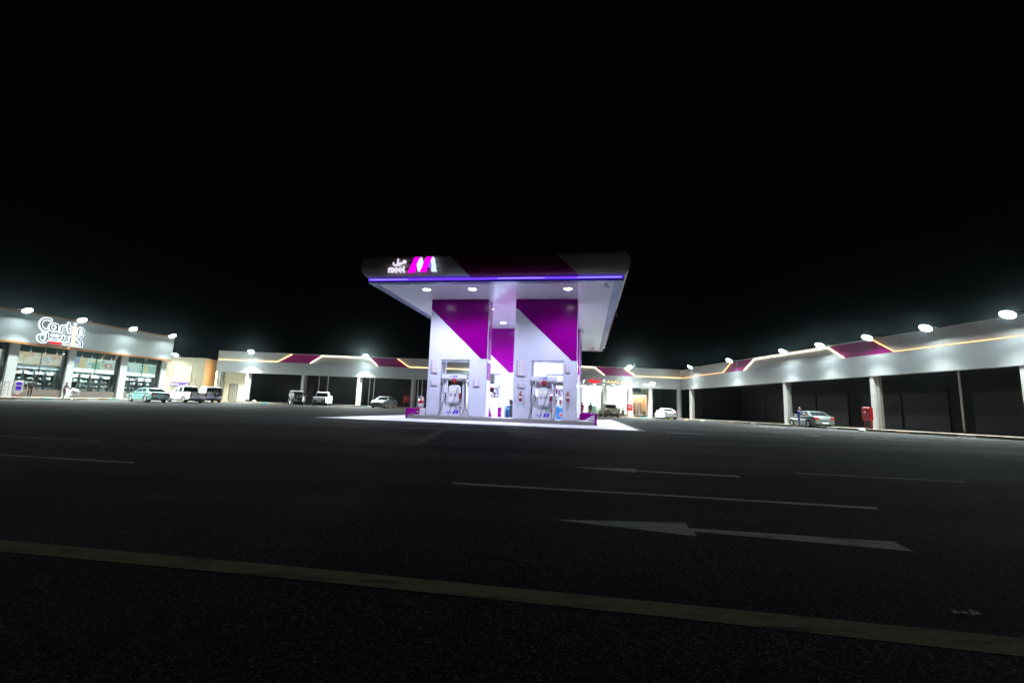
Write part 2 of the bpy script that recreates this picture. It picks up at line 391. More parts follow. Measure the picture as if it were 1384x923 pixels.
# bullnose fascia, mitred round the four sides
prof = [(0.0, 7.40), (.13, 7.46), (.25, 7.62), (.32, 7.86), (.32, 8.12), (.27, 8.34), (.16, 8.50), (.02, 8.58), (-.35, 8.60)]
def fasc(side, s0, s1, z_lo=None):
    """a piece of the fascia ring; s0,s1 positions along side; returns verts/faces in canopy space"""
def fascia_side(name, which, cuts, mats_):
    # which: front/right/back/left ; cuts: list of (slanted cut lo, hi) bounds along the side with material index
    for (a_lo, a_hi, b_lo, b_hi, mi, nm) in cuts:
        mb = MB(); k = len(prof); vs = []
        for (o, z) in prof:
            f = (z - 7.40) / 1.2
            for (lo, hi) in ((a_lo, a_hi), (b_lo, b_hi)):
                if lo == 'start': s = -o
                elif lo == 'end': s = o
                else: s = lo + (hi - lo) * f
                if which == 'front': p = ((U0 if lo != 'end' else U1) + s if lo in ('start', 'end') else s, V0 - o, z)
                elif which == 'back': p = ((U0 if lo != 'end' else U1) + s if lo in ('start', 'end') else s, V1 + o, z)
                elif which == 'right': p = (U1 + o, (V0 if lo != 'end' else V1) + s if lo in ('start', 'end') else s, z)
                else: p = (U0 - o, (V0 if lo != 'end' else V1) + s if lo in ('start', 'end') else s, z)
                vs.append(p)
        fs = [(2 * i, 2 * i + 1, 2 * i + 3, 2 * i + 2) for i in range(k - 1)]
        mb.add(vs, fs, 0, True)
        mb.build(nm, mats_[mi], canopy)
fm = [M_fasg, M_magd]
fascia_side('f', 'front', [('start', 0, -1.22, -2.45, 0, 'fascia'), (-1.22, -2.45, 4.30, 3.0, 1, 'magenta_band'), (4.30, 3.0, 'end', 0, 0, 'fascia')], fm)
fascia_side('f', 'right', [('start', 0, 6.0, 4.8, 0, 'fascia'), (6.0, 4.8, 14.0, 12.8, 1, 'magenta_band'), (14.0, 12.8, 'end', 0, 0, 'fascia')], fm)
fascia_side('f', 'left', [('start', 0, 6.0, 4.8, 0, 'fascia'), (6.0, 4.8, 14.0, 12.8, 1, 'magenta_band'), (14.0, 12.8, 'end', 0, 0, 'fascia')], fm)
fascia_side('f', 'back', [('start', 0, -1.22, -2.45, 0, 'fascia'), (-1.22, -2.45, 4.30, 3.0, 1, 'magenta_band'), (4.30, 3.0, 'end', 0, 0, 'fascia')], fm)
mb = MB(); mb.box(U0 + .3, U1 - .3, V0 + .3, V1 - .3, 7.30, 8.59); mb.build('roof', M_roof, canopy)
# violet light strip under the fascia (front full length, short returns)
for a, b in ((U0 + .02, -2.2), (-2.18, .9), (.92, U1 - .02)):
    mb = MB(); mb.box(a, b, V0 - .05, V0 + .02, 7.265, 7.36); mb.build('light_strip', E_blue, canopy)
for a, b in ((U0 + .1, -4.6), (.2, 2.6), (4.2, U1 - .1)):
    mb = MB(); mb.box(a, b, V0 - .06, V0 - .052, 7.285, 7.335); mb.build('light_strip', E_blue2, canopy)
mb = MB(); mb.box(U1 - .02, U1 + .05, V0 + .06, V1 - .06, 7.24, 7.40); mb.box(U0 - .05, U0 + .02, V0 + .06, V1 - .06, 7.24, 7.40)
mb.build('side_trim', M_edge, canopy)
# small white fixings seen on the fascia and the cable loops on the right edge
for c_, r_ in (((-7.0, V0 - .29, 7.98), (.16, .05, .03)), ((-6.15, V0 - .32, 7.98), (.06, .05, .03)), ((6.5, V0 - .1, 8.56), (.06, .06, .05))):
    mb = MB(); mb.ellipsoid(c_, r_); mb.build('fixing', M_chrome, canopy)
for vv, rr in ((4.6, .35), (13.5, .25), (20.5, .3)):
    mb = MB(); mb.tube([(U1 + .1 + rr * math.sin(PI * i / 8) * .6, vv + .5 * i / 8, 7.35 - rr * math.sin(PI * i / 8)) for i in range(9)], .02, 6); mb.build('cable', M_black, canopy)
for vv in (20.6, 21.6, 22.6): mb = MB(); mb.tube([(5.3 + .25 * math.sin(i * .8), vv + .1 * i, 7.14 - .06 * math.sin(i)) for i in range(8)], .015, 6); mb.build('cable', M_black, canopy)
mb = MB(); mb.tube([(5.55, V0 + .5, 7.13), (5.75, V0 + .75, 7.10), (5.6, V0 + 1.0, 7.10), (5.85, V0 + 1.25, 7.13)], .018, 6)
mb.build('cable', M_black, canopy)
lights_uv = [(-4.13, -1.88), (-1.52, -1.88), (3.7, -1.8)] + [(u, v) for v in (3.16, 7.9, 13.1, 17.8, 22.4) for u in (-4.13, -1.56, 1.1, 3.7)]
ring = None
for (u, v) in lights_uv:
    if ring is None:
        mb = MB(); mb.lathe([(.20, -.001), (.235, -.014), (.26, -.012), (.268, .02)], 24); ring = mb.build('downlight', M_pumpw, canopy, 0, 2, (u, v, ZS - .006))
        mb = MB(); mb.lathe([(0.0001, -.004), (.2, -.004)], 24); lens = mb.build('lens', E_down, ring); dl = spot('lamp', canopy, (u, v, ZS - .05), 0, 2000, 146, 1.0, (.67, .71, 1.0), .18)
    else:
        c = ring.copy(); COL.objects.link(c); c.parent = canopy; c.location = (u, v, ZS - .006); l2 = lens.copy(); COL.objects.link(l2); l2.parent = c; d2 = dl.copy(); COL.objects.link(d2); d2.location = (u, v, ZS - .05)

# station sign on the fascia
sign = thing('illuminated_sign', 'lit station sign with white lettering and striped magenta emblem on the canopy front', 'sign', cw(0, 0, 0), RZC)
YS = V0 - .46
def sp(X, Y): return (-5.59 + (X - 138) * .00228, 7.55 + (455 - Y) * .00228)
def SP(L): return [sp(*p) for p in L]
def arc(cx, cy, rx, ry, a0, a1, n=10): return [(cx + rx * math.cos(R(a0 + (a1 - a0) * i / n)), cy - ry * math.sin(R(a0 + (a1 - a0) * i / n))) for i in range(n + 1)]
w = 25 * .00228
mb = MB()
k = [0]
def st(L, ww=w, m_=None): k[0] += 1; (m_ or mb).stroke(SP(L), ww, YS - .002 * k[0], YS + .07)
st([(160, 440), (160, 345)]); st(arc(188, 368, 28, 28, 180, 0) + [(216, 440)]); st(arc(240, 368, 26, 28, 180, 0) + [(266, 440)])
for cx in (342, 447): st([(cx - 34, 392), (cx + 34, 388)] + arc(cx, 390, 36, 50, 0, 300, 14), w * .85)
st([(520, 305), (520, 420), (528, 438), (546, 440)])
mb.build('latin_lettering', E_meelw, sign)
mb = MB()
st([(375, 130), (368, 200), (362, 255), (330, 280), (285, 275), (262, 250), (268, 215)]); st([(362, 240), (390, 238), (425, 238), (430, 215)]); st([(425, 238), (470, 232), (500, 215)])
st(arc(530, 195, 30, 26, 200, -160, 14), w * .9)
for cx in (395, 430): st([(cx - 3, 278), (cx + 3, 279)], w * .9)
mb.build('arabic_lettering', E_meelw, sign)
def emb(poly, m, dy=0): mb = MB(); mb.prism(SP(poly), YS - .03 - dy, YS + .07); mb.build('emblem_stripe', m, sign)
emb([(772, 98), (905, 95), (880, 160), (838, 262), (800, 430), (770, 448), (625, 455), (690, 310)], E_meelm)
emb([(935, 95), (962, 160), (978, 245), (940, 340), (905, 430), (870, 430), (850, 340), (836, 265), (880, 165)], E_meelb, .012)
emb([(1050, 95), (1185, 95), (1140, 200), (1100, 300), (1060, 420), (1040, 440), (915, 440), (965, 330), (1005, 190)], E_meelm)
emb([(1200, 90), (1238, 110), (1270, 290), (1305, 435), (1190, 435), (1185, 280), (1160, 190)], E_meelb, .012)
emb([(1150, 200), (1180, 290), (1186, 430), (1140, 350), (1115, 285)], E_meelv, .006)
mb = MB(); mb.box(-5.6, -2.9, YS + .07, V0 - .20, 7.74, 7.79); mb.box(-5.6, -2.9, YS + .07, V0 - .25, 8.10, 8.14); mb.build('mounting_rail', M_black, sign)

# ------------------------------------------------------------------ pylons, islands, dispensers
def pylon(u0, u1, o0, o1, oz, mag, label, v):
    t = thing('canopy_pylon', label, 'pylon', cw(u0, v), RZC, 'pylons carrying the canopy')
    W = u1 - u0; a, b = o0 - u0, o1 - u0
    mb = MB(); mb.prism([(0, .2), (a, .2), (a, oz), (b, oz), (b, .2), (W, .2), (W, ZS - .003), (0, ZS - .003)], 0, 1.1, 'xz')
    mb.build('body', M_white, t, .05, 3)
    for y0, y1, flip in ((-.012, .0, False), (1.1, 1.112, True)):
        mb = MB(); mb.prism([(p[0] - u0, p[1]) for p in mag], y0, y1, 'xz'); mb.build('magenta_panel', M_mag, t, .004, 1)
    mb = MB(); mb.box(W, W + .008, .06, 1.04, 3.6, ZS - .05); mb.box(W + .008, W + .016, .06, 1.04, 2.4, 3.4); mb.build('side_panel', M_mag, t, .003, 1)
    mb = MB(); mb.box(a - .02, a, .05, 1.05, .2, oz - .01); mb.box(b, b + .02, .05, 1.05, .2, oz - .01); mb.build('opening_trim', M_pumpw, t)
    return t
magL = [(-4.60, ZS - .02), (-4.60, 6.58), (-1.41, 3.60), (-1.06, 3.60), (-1.06, ZS - .02)]
magR = [(.585, ZS - .02), (.585, 6.66), (.72, 6.58), (3.89, 3.57), (4.17, 3.57), (4.17, ZS - .02)]
RN = ['front', 'middle', 'rear']
for r in range(3):
    pylon(-4.62, -1.03, -3.80, -2.10, 3.48, magL, ['white and magenta pylon on the left of the pumps, nearest row', 'white and magenta pylon seen through the gap between the front pylons', 'white pylon behind the seated cashier, farthest row'][r], .45 + 10 * r)
    pylon(.56, 4.20, 1.62, 3.40, 3.52, magR, ['white and magenta pylon with two wall extinguishers, nearest row', 'white pylon behind the right front pylon, seen through its opening', 'farthest white pylon behind the right-hand pumps'][r], .45 + 10 * r)

def island(v, label):
    t = thing('pump_island', label, 'pump island', cw(0, v), RZC, 'raised pump islands')
    mb = MB(); mb.box(-5.55, 5.2, 0, 2.0, 0, .21); mb.build('kerb', M_kerbgrey, t, .025, 2)
    mb = MB(); mb.box(-5.3, 4.9, .22, 1.78, .2, .226); mb.build('slab', M_conc, t)
    for sx, nm in ((-1, 'end_guard'), (1, 'end_guard')):
        x = -5.60 if sx < 0 else 5.25
        mb = MB(); mb.box(x - .06, x + .06, 0, .10, 0, .60); mb.box(x - .05, x + .05, .10, 1.95, .22, .62); mb.box(x - .06, x + .06, 1.95, 2.05, 0, .60)
        xa, xb = (x - .05, x + .9) if sx < 0 else (x - .9, x + .05)
        mb.box(xa, xb, 1.85, 1.95, .24, .60); g = mb.build(nm, M_mag, t, .01, 1)
        mb = MB(); mb.prism([(xa + .3, .26), (xb - .1, .26), (xb - .1, .58)], 1.838, 1.849, 'xz'); mb.build('white_panel', M_paper, g)
    return t
island(0, 'grey concrete kerb island under the front pumps'); island(10, 'middle raised pump island behind the front pylons'); island(20, 'farthest raised pump island under the canopy')

def dispenser(u, v, label, poster):
    t = thing('fuel_dispenser', label, 'fuel pump', cw(u, v, .22), RZC, 'fuel dispensers in the pylon openings')
    mb = MB(); mb.prism([(.14, 0), (1.28, 0), (1.24, .62), (.18, .62)], .12, .62, 'xz'); mb.build('base_cabinet', M_pumpw, t, .02, 2)
    for x0, x1 in ((.06, .20), (1.20, 1.36)):
        mb = MB(); mb.prism([(x0 - .03, 0), (x1 + .03, 0), (x1, 1.2), (x1 - .01, 2.12), (x0 + .01, 2.12), (x0, 1.2)], .16, .58, 'xz'); mb.build('side_post', M_pumpw, t, .02, 2)
    mb = MB(); mb.box(.24, 1.18, .2, .56, .62, 1.30); mb.build('hydraulic_housing', M_pumpw, t, .02, 2)
    mb = MB(); n = 12; mb.prism([(.40 + .60 * i / n, 1.72 + .10 * math.sin(PI * i / n)) for i in range(n + 1)] + [(1.02, .92), (.98, .80), (.44, .80), (.40, .92)], .05, .6, 'xz'); hd = mb.build('display_head', M_pumpw, t, .03, 3)
    for x in (.47, .72): mb = MB(); mb.box(x, x + .22, .035, .05, 1.42, 1.62); mb.build('screen', E_scr, hd)
    for x in (.50, .76):
        mb = MB(); mb.box(x, x + .13, .036, .05, 1.17, 1.29); mb.build('keypad', M_ink, hd); mb = MB(); mb.box(x + .03, x + .11, .031, .036, 1.20, 1.25); mb.build('readout', E_scr, hd)
    mb = MB(); mb.tube([(.42 + .56 * i / 10, .045, .83 - .05 * math.sin(PI * i / 10)) for i in range(11)], .022, 6); mb.build('lower_lip', M_pumpg, hd)
    mb = MB(); mb.prism([(-.06, 2.16), (1.48, 2.16), (1.46, 2.40), (1.0, 2.45), (.4, 2.45), (-.04, 2.40)], .0, .75, 'xz'); hdr = mb.build('header', M_pumpw, t, .03, 2)
    mb = MB()
    for dx in (0, .13): mb.prism([(.64 + dx, 2.25), (.72 + dx, 2.25), (.78 + dx, 2.36), (.70 + dx, 2.36)], -.006, 0, 'xz')
    mb.build('emblem', M_purple, hdr)
    mb = MB()
    for i in range(4): mb.box(.44 + i * .04, .465 + i * .04, -.005, 0, 2.28, 2.32 + .02 * (i % 2))
    mb.build('lettering', M_ink, hdr)
    mb = MB()
    for x in (.06, 1.16): mb.box(x, x + .12, .12, .5, 1.98, 2.16)
    mb.build('hose_boss', M_pumpg, t, .01, 1)
    if poster:
        mb = MB(); mb.box(.22, 1.16, .30, .32, 1.74, 2.14); ps = mb.build('poster', M_paper, t)
        mb = MB()
        for i in range(5): mb.box(.28 + .03 * (i % 2), .50, .293, .3, 1.80 + i * .06, 1.815 + i * .06); mb.box(.92, 1.10, .293, .3, 1.80 + i * .06, 1.815 + i * .06)
        mb.build('print', M_pink, ps)
    mb = MB(); mb.lathe([(0.001, .02), (.13, .02), (.15, .01), (.15, -.01), (0.001, -.01)], 20, 0, Matrix.Translation((.72, .02, 2.04)) @ Matrix.Rotation(R(90), 4, 'X')); rs = mb.build('round_sign', M_red, t)
    mb = MB(); mb.box(-.075, .075, -.005, .0, -.015, .015, 0, Matrix.Translation((.72, -.002, 2.04))); mb.build('bar', M_pink, rs)
    # nozzles in their holsters
    for x, m1 in ((.17, M_pumpg), (1.12, M_red)):
        mb = MB(); mb.box(x - .06, x + .08, .05, .16, 1.05, 1.34); h = mb.build('nozzle_holster', M_black, t, .015, 1)
        mb = MB(); mb.tube([(x, .03, 1.30), (x + .01, .0, 1.22), (x + .01, .01, 1.08), (x + .03, .04, .98)], [.03, .04, .035, .02], 8); mb.tube([(x - .03, -.01, 1.26), (x - .05, -.03, 1.14), (x - .01, -.02, 1.04)], .012, 6); mb.build('nozzle', m1, h)
    # hoses
    for L in ([(.10, .1, 2.05), (.02, .02, 1.7), (-.02, .0, 1.1), (.02, -.02, .5), (-.12, -.06, .06), (.0, -.08, .03), (.14, 0, 1.0)],
              [(1.05, .05, 2.05), (1.0, .0, 1.8), (.86, -.04, 1.2), (.66, -.06, .6), (.48, -.08, .05)],
              [(1.30, .1, 2.05), (1.36, .0, 1.6), (1.40, -.02, 1.0), (1.42, -.04, .5), (1.30, -.07, .06), (1.2, -.06, .1), (1.14, 0, .98)],
              [(1.34, .1, 2.05), (1.44, .02, 1.5), (1.46, 0, .95), (1.55, -.03, .5), (1.68, -.05, .08)]):
        P = [Vector(p) for p in L]; sm = []
        for i in range(len(P) - 1):
            p0, p1, p2, p3 = P[max(i - 1, 0)], P[i], P[i + 1], P[min(i + 2, len(P) - 1)]
            for q in range(6):
                s_ = q / 6; sm.append(.5 * ((2 * p1) + (p2 - p0) * s_ + (2 * p0 - 5 * p1 + 4 * p2 - p3) * s_ ** 2 + (3 * p1 - p0 - 3 * p2 + p3) * s_ ** 3))
        sm.append(P[-1]); mb = MB(); mb.tube(sm, .017, 6); mb.build('hose', M_black, t)
    mb = MB()
    for dx in (0, .17): mb.prism([(.70 + dx, .14), (.82 + dx, .14), (.90 + dx, .36), (.78 + dx, .36)], .112, .12, 'xz')
    mb.build('emblem', M_purple, t)
    mb = MB()
    for i in range(6): mb.box(.26 + i * .06, .30 + i * .06, .113, .12, .19, .22 + .03 * (i % 3))
    mb.build('lettering', M_purple, t)
    M_g = mat('green_sticker', (.10, .50, .28), .5); M_o = mat('red_sticker', (.6, .10, .08), .5)
    for x, z, m in ((.92, .50, M_g), (1.14, .50, M_o)):
        mb = MB(); mb.lathe([(.05, -.004), (.085, -.004), (.085, .004), (.05, .004)], 16, 0, Matrix.Translation((x, .108, z)) @ Matrix.Rotation(R(90), 4, 'X')); mb.build('sticker', m, t)
    return t
dispenser(-3.66, .34, 'white fuel pump in the left front pylon opening, dark gap under its header', False)
dispenser(1.63, .34, 'white fuel pump in the right front pylon opening, with a poster under its header', True)
dispenser(-3.66, 10.34, 'white fuel pump behind the cashier counter, middle row', False)
dispenser(1.63, 10.34, 'white fuel pump seen past the right front pump, middle row', True)
dispenser(-3.66, 20.34, 'farthest white fuel pump on the left side, rear row', False)
dispenser(1.63, 20.34, 'farthest white fuel pump on the right side, rear row', True)

# boards, notices and extinguishers on the front pylons
def board(u0, u1, z0, z1, label, rows, cols, name='price_board', m=None, base=False):
    t = thing(name, label, 'sign', cw(u0, .45 - .002, z0), RZC)
    W, H = u1 - u0, z1 - z0
    mb = MB(); mb.box(0, W, -.035, -.003, 0, H); mb.build('panel', m or M_paper, t, .006, 1)
    mb = MB(); mb.box(-.02, 0, -.04, -.003, -.02, H); mb.box(0, W, -.04, -.003, -.02, 0); mb.build('frame', M_ink, t)
    mb = MB()
    for r in range(rows):
        for c in range(cols):
            x = W * (c + .5) / cols; z = H * (r + .5) / rows; s_ = .30 * W / cols; h_ = .26 * H / rows
            mb.box(x - s_ * .7, x + s_ * .4, -.040, -.035, z + h_ * .5, z + h_ * .8); mb.box(x + s_ * .1, x + s_ * .4, -.041, -.035, z - h_ * .6, z + h_ * .5); mb.box(x - s_ * .5, x + s_ * .4, -.0405, -.035, z - h_ * .8, z - h_ * .5)
    mb.build('print', M_pink if not base else M_ink, t)
    return t
board(-4.40, -4.02, 2.72, 3.50, 'tall price board on the left leg of the left pylon', 4, 2)
board(.78, 1.24, 2.66, 3.52, 'tall price board on the left leg of the right pylon', 4, 2)
board(-4.38, -4.02, 1.98, 2.24, 'small notice below the price board on the left pylon', 2, 3, 'notice', None, True)
board(.86, 1.22, 1.98, 2.24, 'small notice below the price board, above an extinguisher', 2, 3, 'notice', None, True)
board(3.53, 3.80, 2.90, 3.36, 'narrow notice on the right leg of the right pylon', 4, 2, 'notice', None, True)
board(-1.78, -1.44, 1.98, 2.38, 'pink warning notice on the right leg of the left pylon', 3, 2, 'notice')
t_ = thing('notice', 'pink warning notice on the pylon behind the gap', 'sign', cw(-1.62, 10.445, 1.95), RZC)
mb = MB(); mb.box(0, .34, -.03, -.002, 0, .42); mb.build('panel', M_paper, t_); mb = MB()
for i in range(4): mb.box(.05, .29 - .05 * (i % 2), -.034, -.03, .05 + i * .09, .09 + i * .09)
mb.build('print', M_pink, t_)

def extinguisher(loc, label, wheels=False, sc=1.0, rz=RZC):
    t = thing('fire_extinguisher', label, 'fire extinguisher', loc, rz)
    mb = MB(); mb.lathe([(0.001, 0), (.075, 0), (.085, .02), (.085, .36), (.07, .41), (.03, .45), (.028, .48), (0.001, .48)], 16); mb.build('cylinder', M_red, t)
    mb = MB(); mb.lathe([(.087, .17), (.0875, .18), (.0875, .29), (.087, .30)], 16); mb.build('paper_band', M_paper, t)
    mb = MB(); mb.box(-.03, .03, -.03, .03, .48, .53); mb.box(-.03, .10, -.012, .012, .54, .56); mb.box(-.02, .09, -.012, .012, .51, .525); mb.build('valve', M_red, t)
    mb = MB(); mb.tube([(-.03, 0, .51), (-.10, -.02, .46), (-.115, -.03, .30), (-.105, -.03, .12)], .012, 6); mb.build('hose', M_black, t)
    t.scale = (sc,) * 3
    return t
e1 = extinguisher(cw(1.02, .35, 1.2), 'red extinguisher hung on the left leg of the right pylon')
e2 = extinguisher(cw(3.70, .35, 1.27), 'red extinguisher hung on the right leg of the right pylon')
for e in (e1, e2):
    mb = MB(); mb.box(-.06, .06, .075, .098, .1, .16); mb.box(-.06, .06, .075, .098, .33, .38); mb.build('bracket', M_steel, e)
t = thing('trolley_extinguisher', 'large red wheeled extinguisher standing left of the left pylon', 'fire extinguisher', cw(-5.12, .95, .226), RZC + R(20))
mb = MB(); mb.lathe([(0.001, .18), (.15, .18), (.17, .22), (.17, .78), (.14, .88), (.06, .93), (.05, 1.0), (0.001, 1.0)], 20); mb.build('cylinder', M_red, t)
mb = MB(); mb.lathe([(.172, .45), (.173, .46), (.173, .66), (.172, .67)], 20); mb.build('paper_band', M_paper, t)
for sx in (-1, 1):
    mb = MB(); mb.lathe([(.06, -.03), (.15, -.03), (.165, 0), (.15, .03), (.06, .03)], 18, 0, Matrix.Translation((sx * .23, -.06, .165)) @ Matrix.Rotation(R(90), 4, 'Y')); mb.build('wheel', M_rub, t)
mb = MB()
for sx in (-1, 1): mb.tube([(sx * .14, -.02, .12), (sx * .16, .12, .7), (sx * .15, .22, 1.05), (0, .26, 1.12)], .016, 6)
mb.tube([(.23, -.06, .165), (-.23, -.06, .165)], .018, 6); mb.tube([(.0, -.05, 1.0), (.16, -.1, .95), (.2, -.1, .6), (.12, -.16, .4)], .02, 6); mb.build('trolley_frame', M_steel, t)

# small white box by the trolley extinguisher
t = thing('carton', 'small white box on the island beside the wheeled extinguisher', 'box', cw(-4.98, .45, .226), RZC)
mb = MB(); mb.box(0, .32, 0, .25, 0, .38); mb.build('body', M_paper, t, .008, 1); mb = MB(); mb.box(.08, .2, -.004, 0, .14, .22); mb.build('print', M_pumpg, t)

# cashier counter etc. between the rows
t = thing('cashier_counter', 'white and magenta cashier counter between the pump rows', 'counter', cw(-2.3, 6.0), RZC)
mb = MB(); mb.box(0, .95, 0, .6, .03, 1.46); mb.build('cabinet', M_pumpw, t, .015, 1)
mb = MB(); mb.prism([(.0, .05), (.58, .05), (.34, .82), (.0, .82)], -.012, -.001, 'xz'); mb.box(0, .10, -.012, -.001, .83, 1.38); mb.build('magenta_panel', M_mag, t)
mb = MB(); mb.box(.12, .56, -.03, -.002, 1.02, 1.36); mb.build('till', M_paper, t, .006, 1)
mb = MB(); mb.box(.10, .56, -.02, -.002, .84, 1.0); mb.build('tray', M_pumpg, t)
t = thing('cupboard', 'low white cupboard with a magenta door beside the cashier counter', 'cupboard', cw(-1.52, 6.05), RZC)
mb = MB(); mb.box(0, .62, 0, .5, 0, .86); mb.build('body', M_pumpw, t, .01, 1); mb = MB(); mb.box(.05, .42, -.012, -.001, .08, .82); mb.build('door', M_mag, t); mb = MB(); mb.box(.36, .39, -.03, -.012, .4, .52); mb.build('handle', M_steel, t)
t = thing('bin', 'small grey bin between the cupboard and the blue drum', 'bin', cw(-1.10, 6.6), RZC)
mb = MB(); mb.prism([(.03, 0), (.19, 0), (.22, .72), (0, .72)], 0, .22, 'xz'); mb.build('body', M_pumpg, t, .01, 1); mb = MB(); mb.box(-.01, .23, -.01, .23, .72, .76); mb.build('lid', M_paper, t, .006, 1)
def drum(u, v, label, lid=True):
    t = thing('plastic_drum', label, 'drum', cw(u, v), RZC)
    mb = MB(); mb.lathe([(0.001, 0), (.27, 0), (.29, .03), (.29, .30), (.305, .32), (.29, .34), (.29, .62), (.305, .64), (.29, .66), (.27, .92), (0.001, .94)], 22); mb.build('body', M_blue, t)
    mb = MB(); mb.lathe([(.28, .90), (.30, .92), (.28, .99), (0.001, 1.0)], 22); mb.build('lid', M_lblue, t); return t
drum(-.68, 7.0, 'blue plastic drum seen in the gap between the front pylons')
t = thing('rubbish_bin', 'tall black bin partly hidden behind the right front pylon', 'bin', cw(-.62, 6.1), RZC)
mb = MB(); mb.prism([(.10, 0), (.55, 0), (.6, 1.0), (.06, 1.0)], 0, .5, 'xz'); mb.build('body', M_black, t, .02, 1); mb = MB(); mb.prism([(0, .02), (.56, .0), (.56, .06), (.0, .42), (-.02, .3)], 0, .52, 'xz', 0, Matrix.Translation((.07, 0, 1.0))); mb.build('lid', M_black, t, .01, 1)
def crate(u, v, z, w_, h_, m, label, star=False):
    t = thing('storage_crate', label, 'crate', cw(u, v, z), RZC)
    mb = MB(); mb.box(0, w_, 0, .5, 0, h_); mb.build('body', m, t, .02, 2)
    mb = MB(); mb.box(-.012, w_ + .012, -.014, .514, h_ - .08, h_ + .01); mb.build('rim', M_lblue, t, .01, 1)
    if star:
        mb = MB(); pts = []
        for i in range(16): a = 2 * PI * i / 16; rr = .24 if i % 2 == 0 else .10; pts.append((w_ * .62 + rr * math.cos(a), h_ * .45 + rr * math.sin(a)))
        mb.prism(pts, -.012, -.001, 'xz'); mb.build('star_print', M_paper, t)
        mb = MB(); pts = [(w_ * .62 + (q * .6) * (.24 if i % 2 == 0 else .10) * math.cos(2 * PI * i / 16 + .2), h_ * .45 + .6 * (.24 if i % 2 == 0 else .10) * math.sin(2 * PI * i / 16 + .2)) for i, q in enumerate([1] * 16)]
        mb.prism(pts, -.018, -.012, 'xz'); mb.build('star_print', M_red, t)
    return t
crate(.55, 7.0, 0, .80, .92, M_blue, 'dark blue crate at the bottom, left of the right front pump')
crate(.57, 7.0, .93, .76, .62, M_lblue, 'pale blue crate stacked on the dark blue one')
crate(2.55, 7.0, .0, .72, .98, M_blue, 'blue crate with a red and white star, right of the right front pump', True)

# ------------------------------------------------------------------ floodlights
flood_proto = None
def floodlight(loc, rz, label, watts=6000, deg=117, tilt=33):
    """local -y points out over the yard; head tilts down"""
    global flood_proto
    if flood_proto is None:
        t = thing('floodlight', label, 'floodlight', loc, rz, 'floodlights along the parapets')
        T = Matrix.Translation((0, -.95, .22)) @ Matrix.Rotation(R(-tilt), 4, 'X')   # lens faces down, tilted outwards
        mb = MB(); mb.lathe([(0.001, .10), (.28, .10), (.37, .05), (.385, -.02), (.352, -.02), (.348, .011), (0.001, .012)], 24, 0, T); mb.build('housing', M_pumpg, t)
        mb = MB()
        for i in range(7): mb.box(-.18 + i * .055, -.16 + i * .055, -.13, .13, .10, .15, 0, T)
        mb.build('heat_sink', M_pumpg, t)
        mb = MB(); mb.lathe([(0.001, .004), (.346, .004)], 24, 0, T); mb.build('lens', E_flood, t)
        mb = MB(); mb.box(-.03, .03, -.95, .12, .32, .36); mb.box(-.03, .03, .06, .12, -.35, .32); mb.build('bracket', M_steel, t)
        spot('lamp', t, tuple(T @ Vector((0, 0, -.03))), R(-tilt), watts, deg, 1.0, (.90, 1.0, .96), .12)
        flood_proto = t; return t
    t = copy_tree(flood_proto); t.location = loc; t.rotation_euler = (0, 0, rz); t['label'] = label; t.rotation_euler.z += random.uniform(-.12, .12); watts *= random.uniform(.85, 1.15)
    for c in t.children:
        if c.type == 'LIGHT': c.data = c.data.copy(); c.data.energy = watts; c.data.spot_size = R(deg)
    return t

# ------------------------------------------------------------------ left supermarket
store = thing('supermarket', 'grey supermarket with a neon sign and lit shop windows on the left', 'shop building', FL.w(0, 0), FL.rz)
X0, X1 = 12.0, 48.5
mb = MB(); mb.box(X0, X1, -.45, .0, 5.36, 8.12); mb.build('fascia_panel', M_store, store)
mb = MB(); mb.box(X0, X1 + .02, -.49, .04, 8.123, 8.27); mb.box(X0, X1 + .02, -.47, .02, 5.17, 5.357); mb.build('trim', M_orange, store)
mb = MB(); mb.box(X0, X1, .04, 22, 7.7, 7.9); mb.box(X0, X1 - .35, 8.0, 8.2, -.3, 7.69); mb.box(X1 - .30, X1 - .003, .36, 22, -.3, 7.69); mb.box(X0, X0 + .3, .4, 22, -.3, 7.69); mb.build('wall', M_pil, store)
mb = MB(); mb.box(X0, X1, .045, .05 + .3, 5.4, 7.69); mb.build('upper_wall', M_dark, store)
pil = [(17.2, 17.9), (22.3, 23.0), (27.4, 28.1), (32.53, 33.28), (37.38, 38.03), (42.70, 43.46), (47.63, 48.30)]
for a, b in pil:
    mb = MB(); mb.box(a, b, -.10, .35, -.3, 5.168); mb.build('pilaster', M_pil, store, .01, 1)
    mb = MB(); mb.box(a - .16, a - .003, .10, .34, .98, 5.16); mb.build('jamb', M_black, store)
prev = X0
bays = []
for a, b in pil:
    bays.append((prev, a - .16)); prev = b
for i, (a, b) in enumerate(bays):
    mb = MB(); mb.box(a, b, .02, .30, -.3, 1.0); mb.build('plinth', M_plinth, store)
    mb = MB(); mb.box(a, b, .20, .212, 1.0, 5.16); wn = mb.build('window', M_glass, store)
    mb = MB(); mb.box(a, b, .17, .24, 1.0, 1.05); mb.box(a, b, .17, .24, 5.10, 5.16); mb.box((a + b) / 2 - .02, (a + b) / 2 + .02, .175, .235, 1.05, 5.10); mb.build('frame', M_black, wn)
mb = MB(); mb.box(X0, X1 - .4, .36, 8.0, .0, .10); mb.build('floor', M_pave, store)
mb = MB(); mb.box(X0, X1 - .4, .36, 8.0, 5.2, 5.3); mb.build('ceiling', M_tealglass, store)
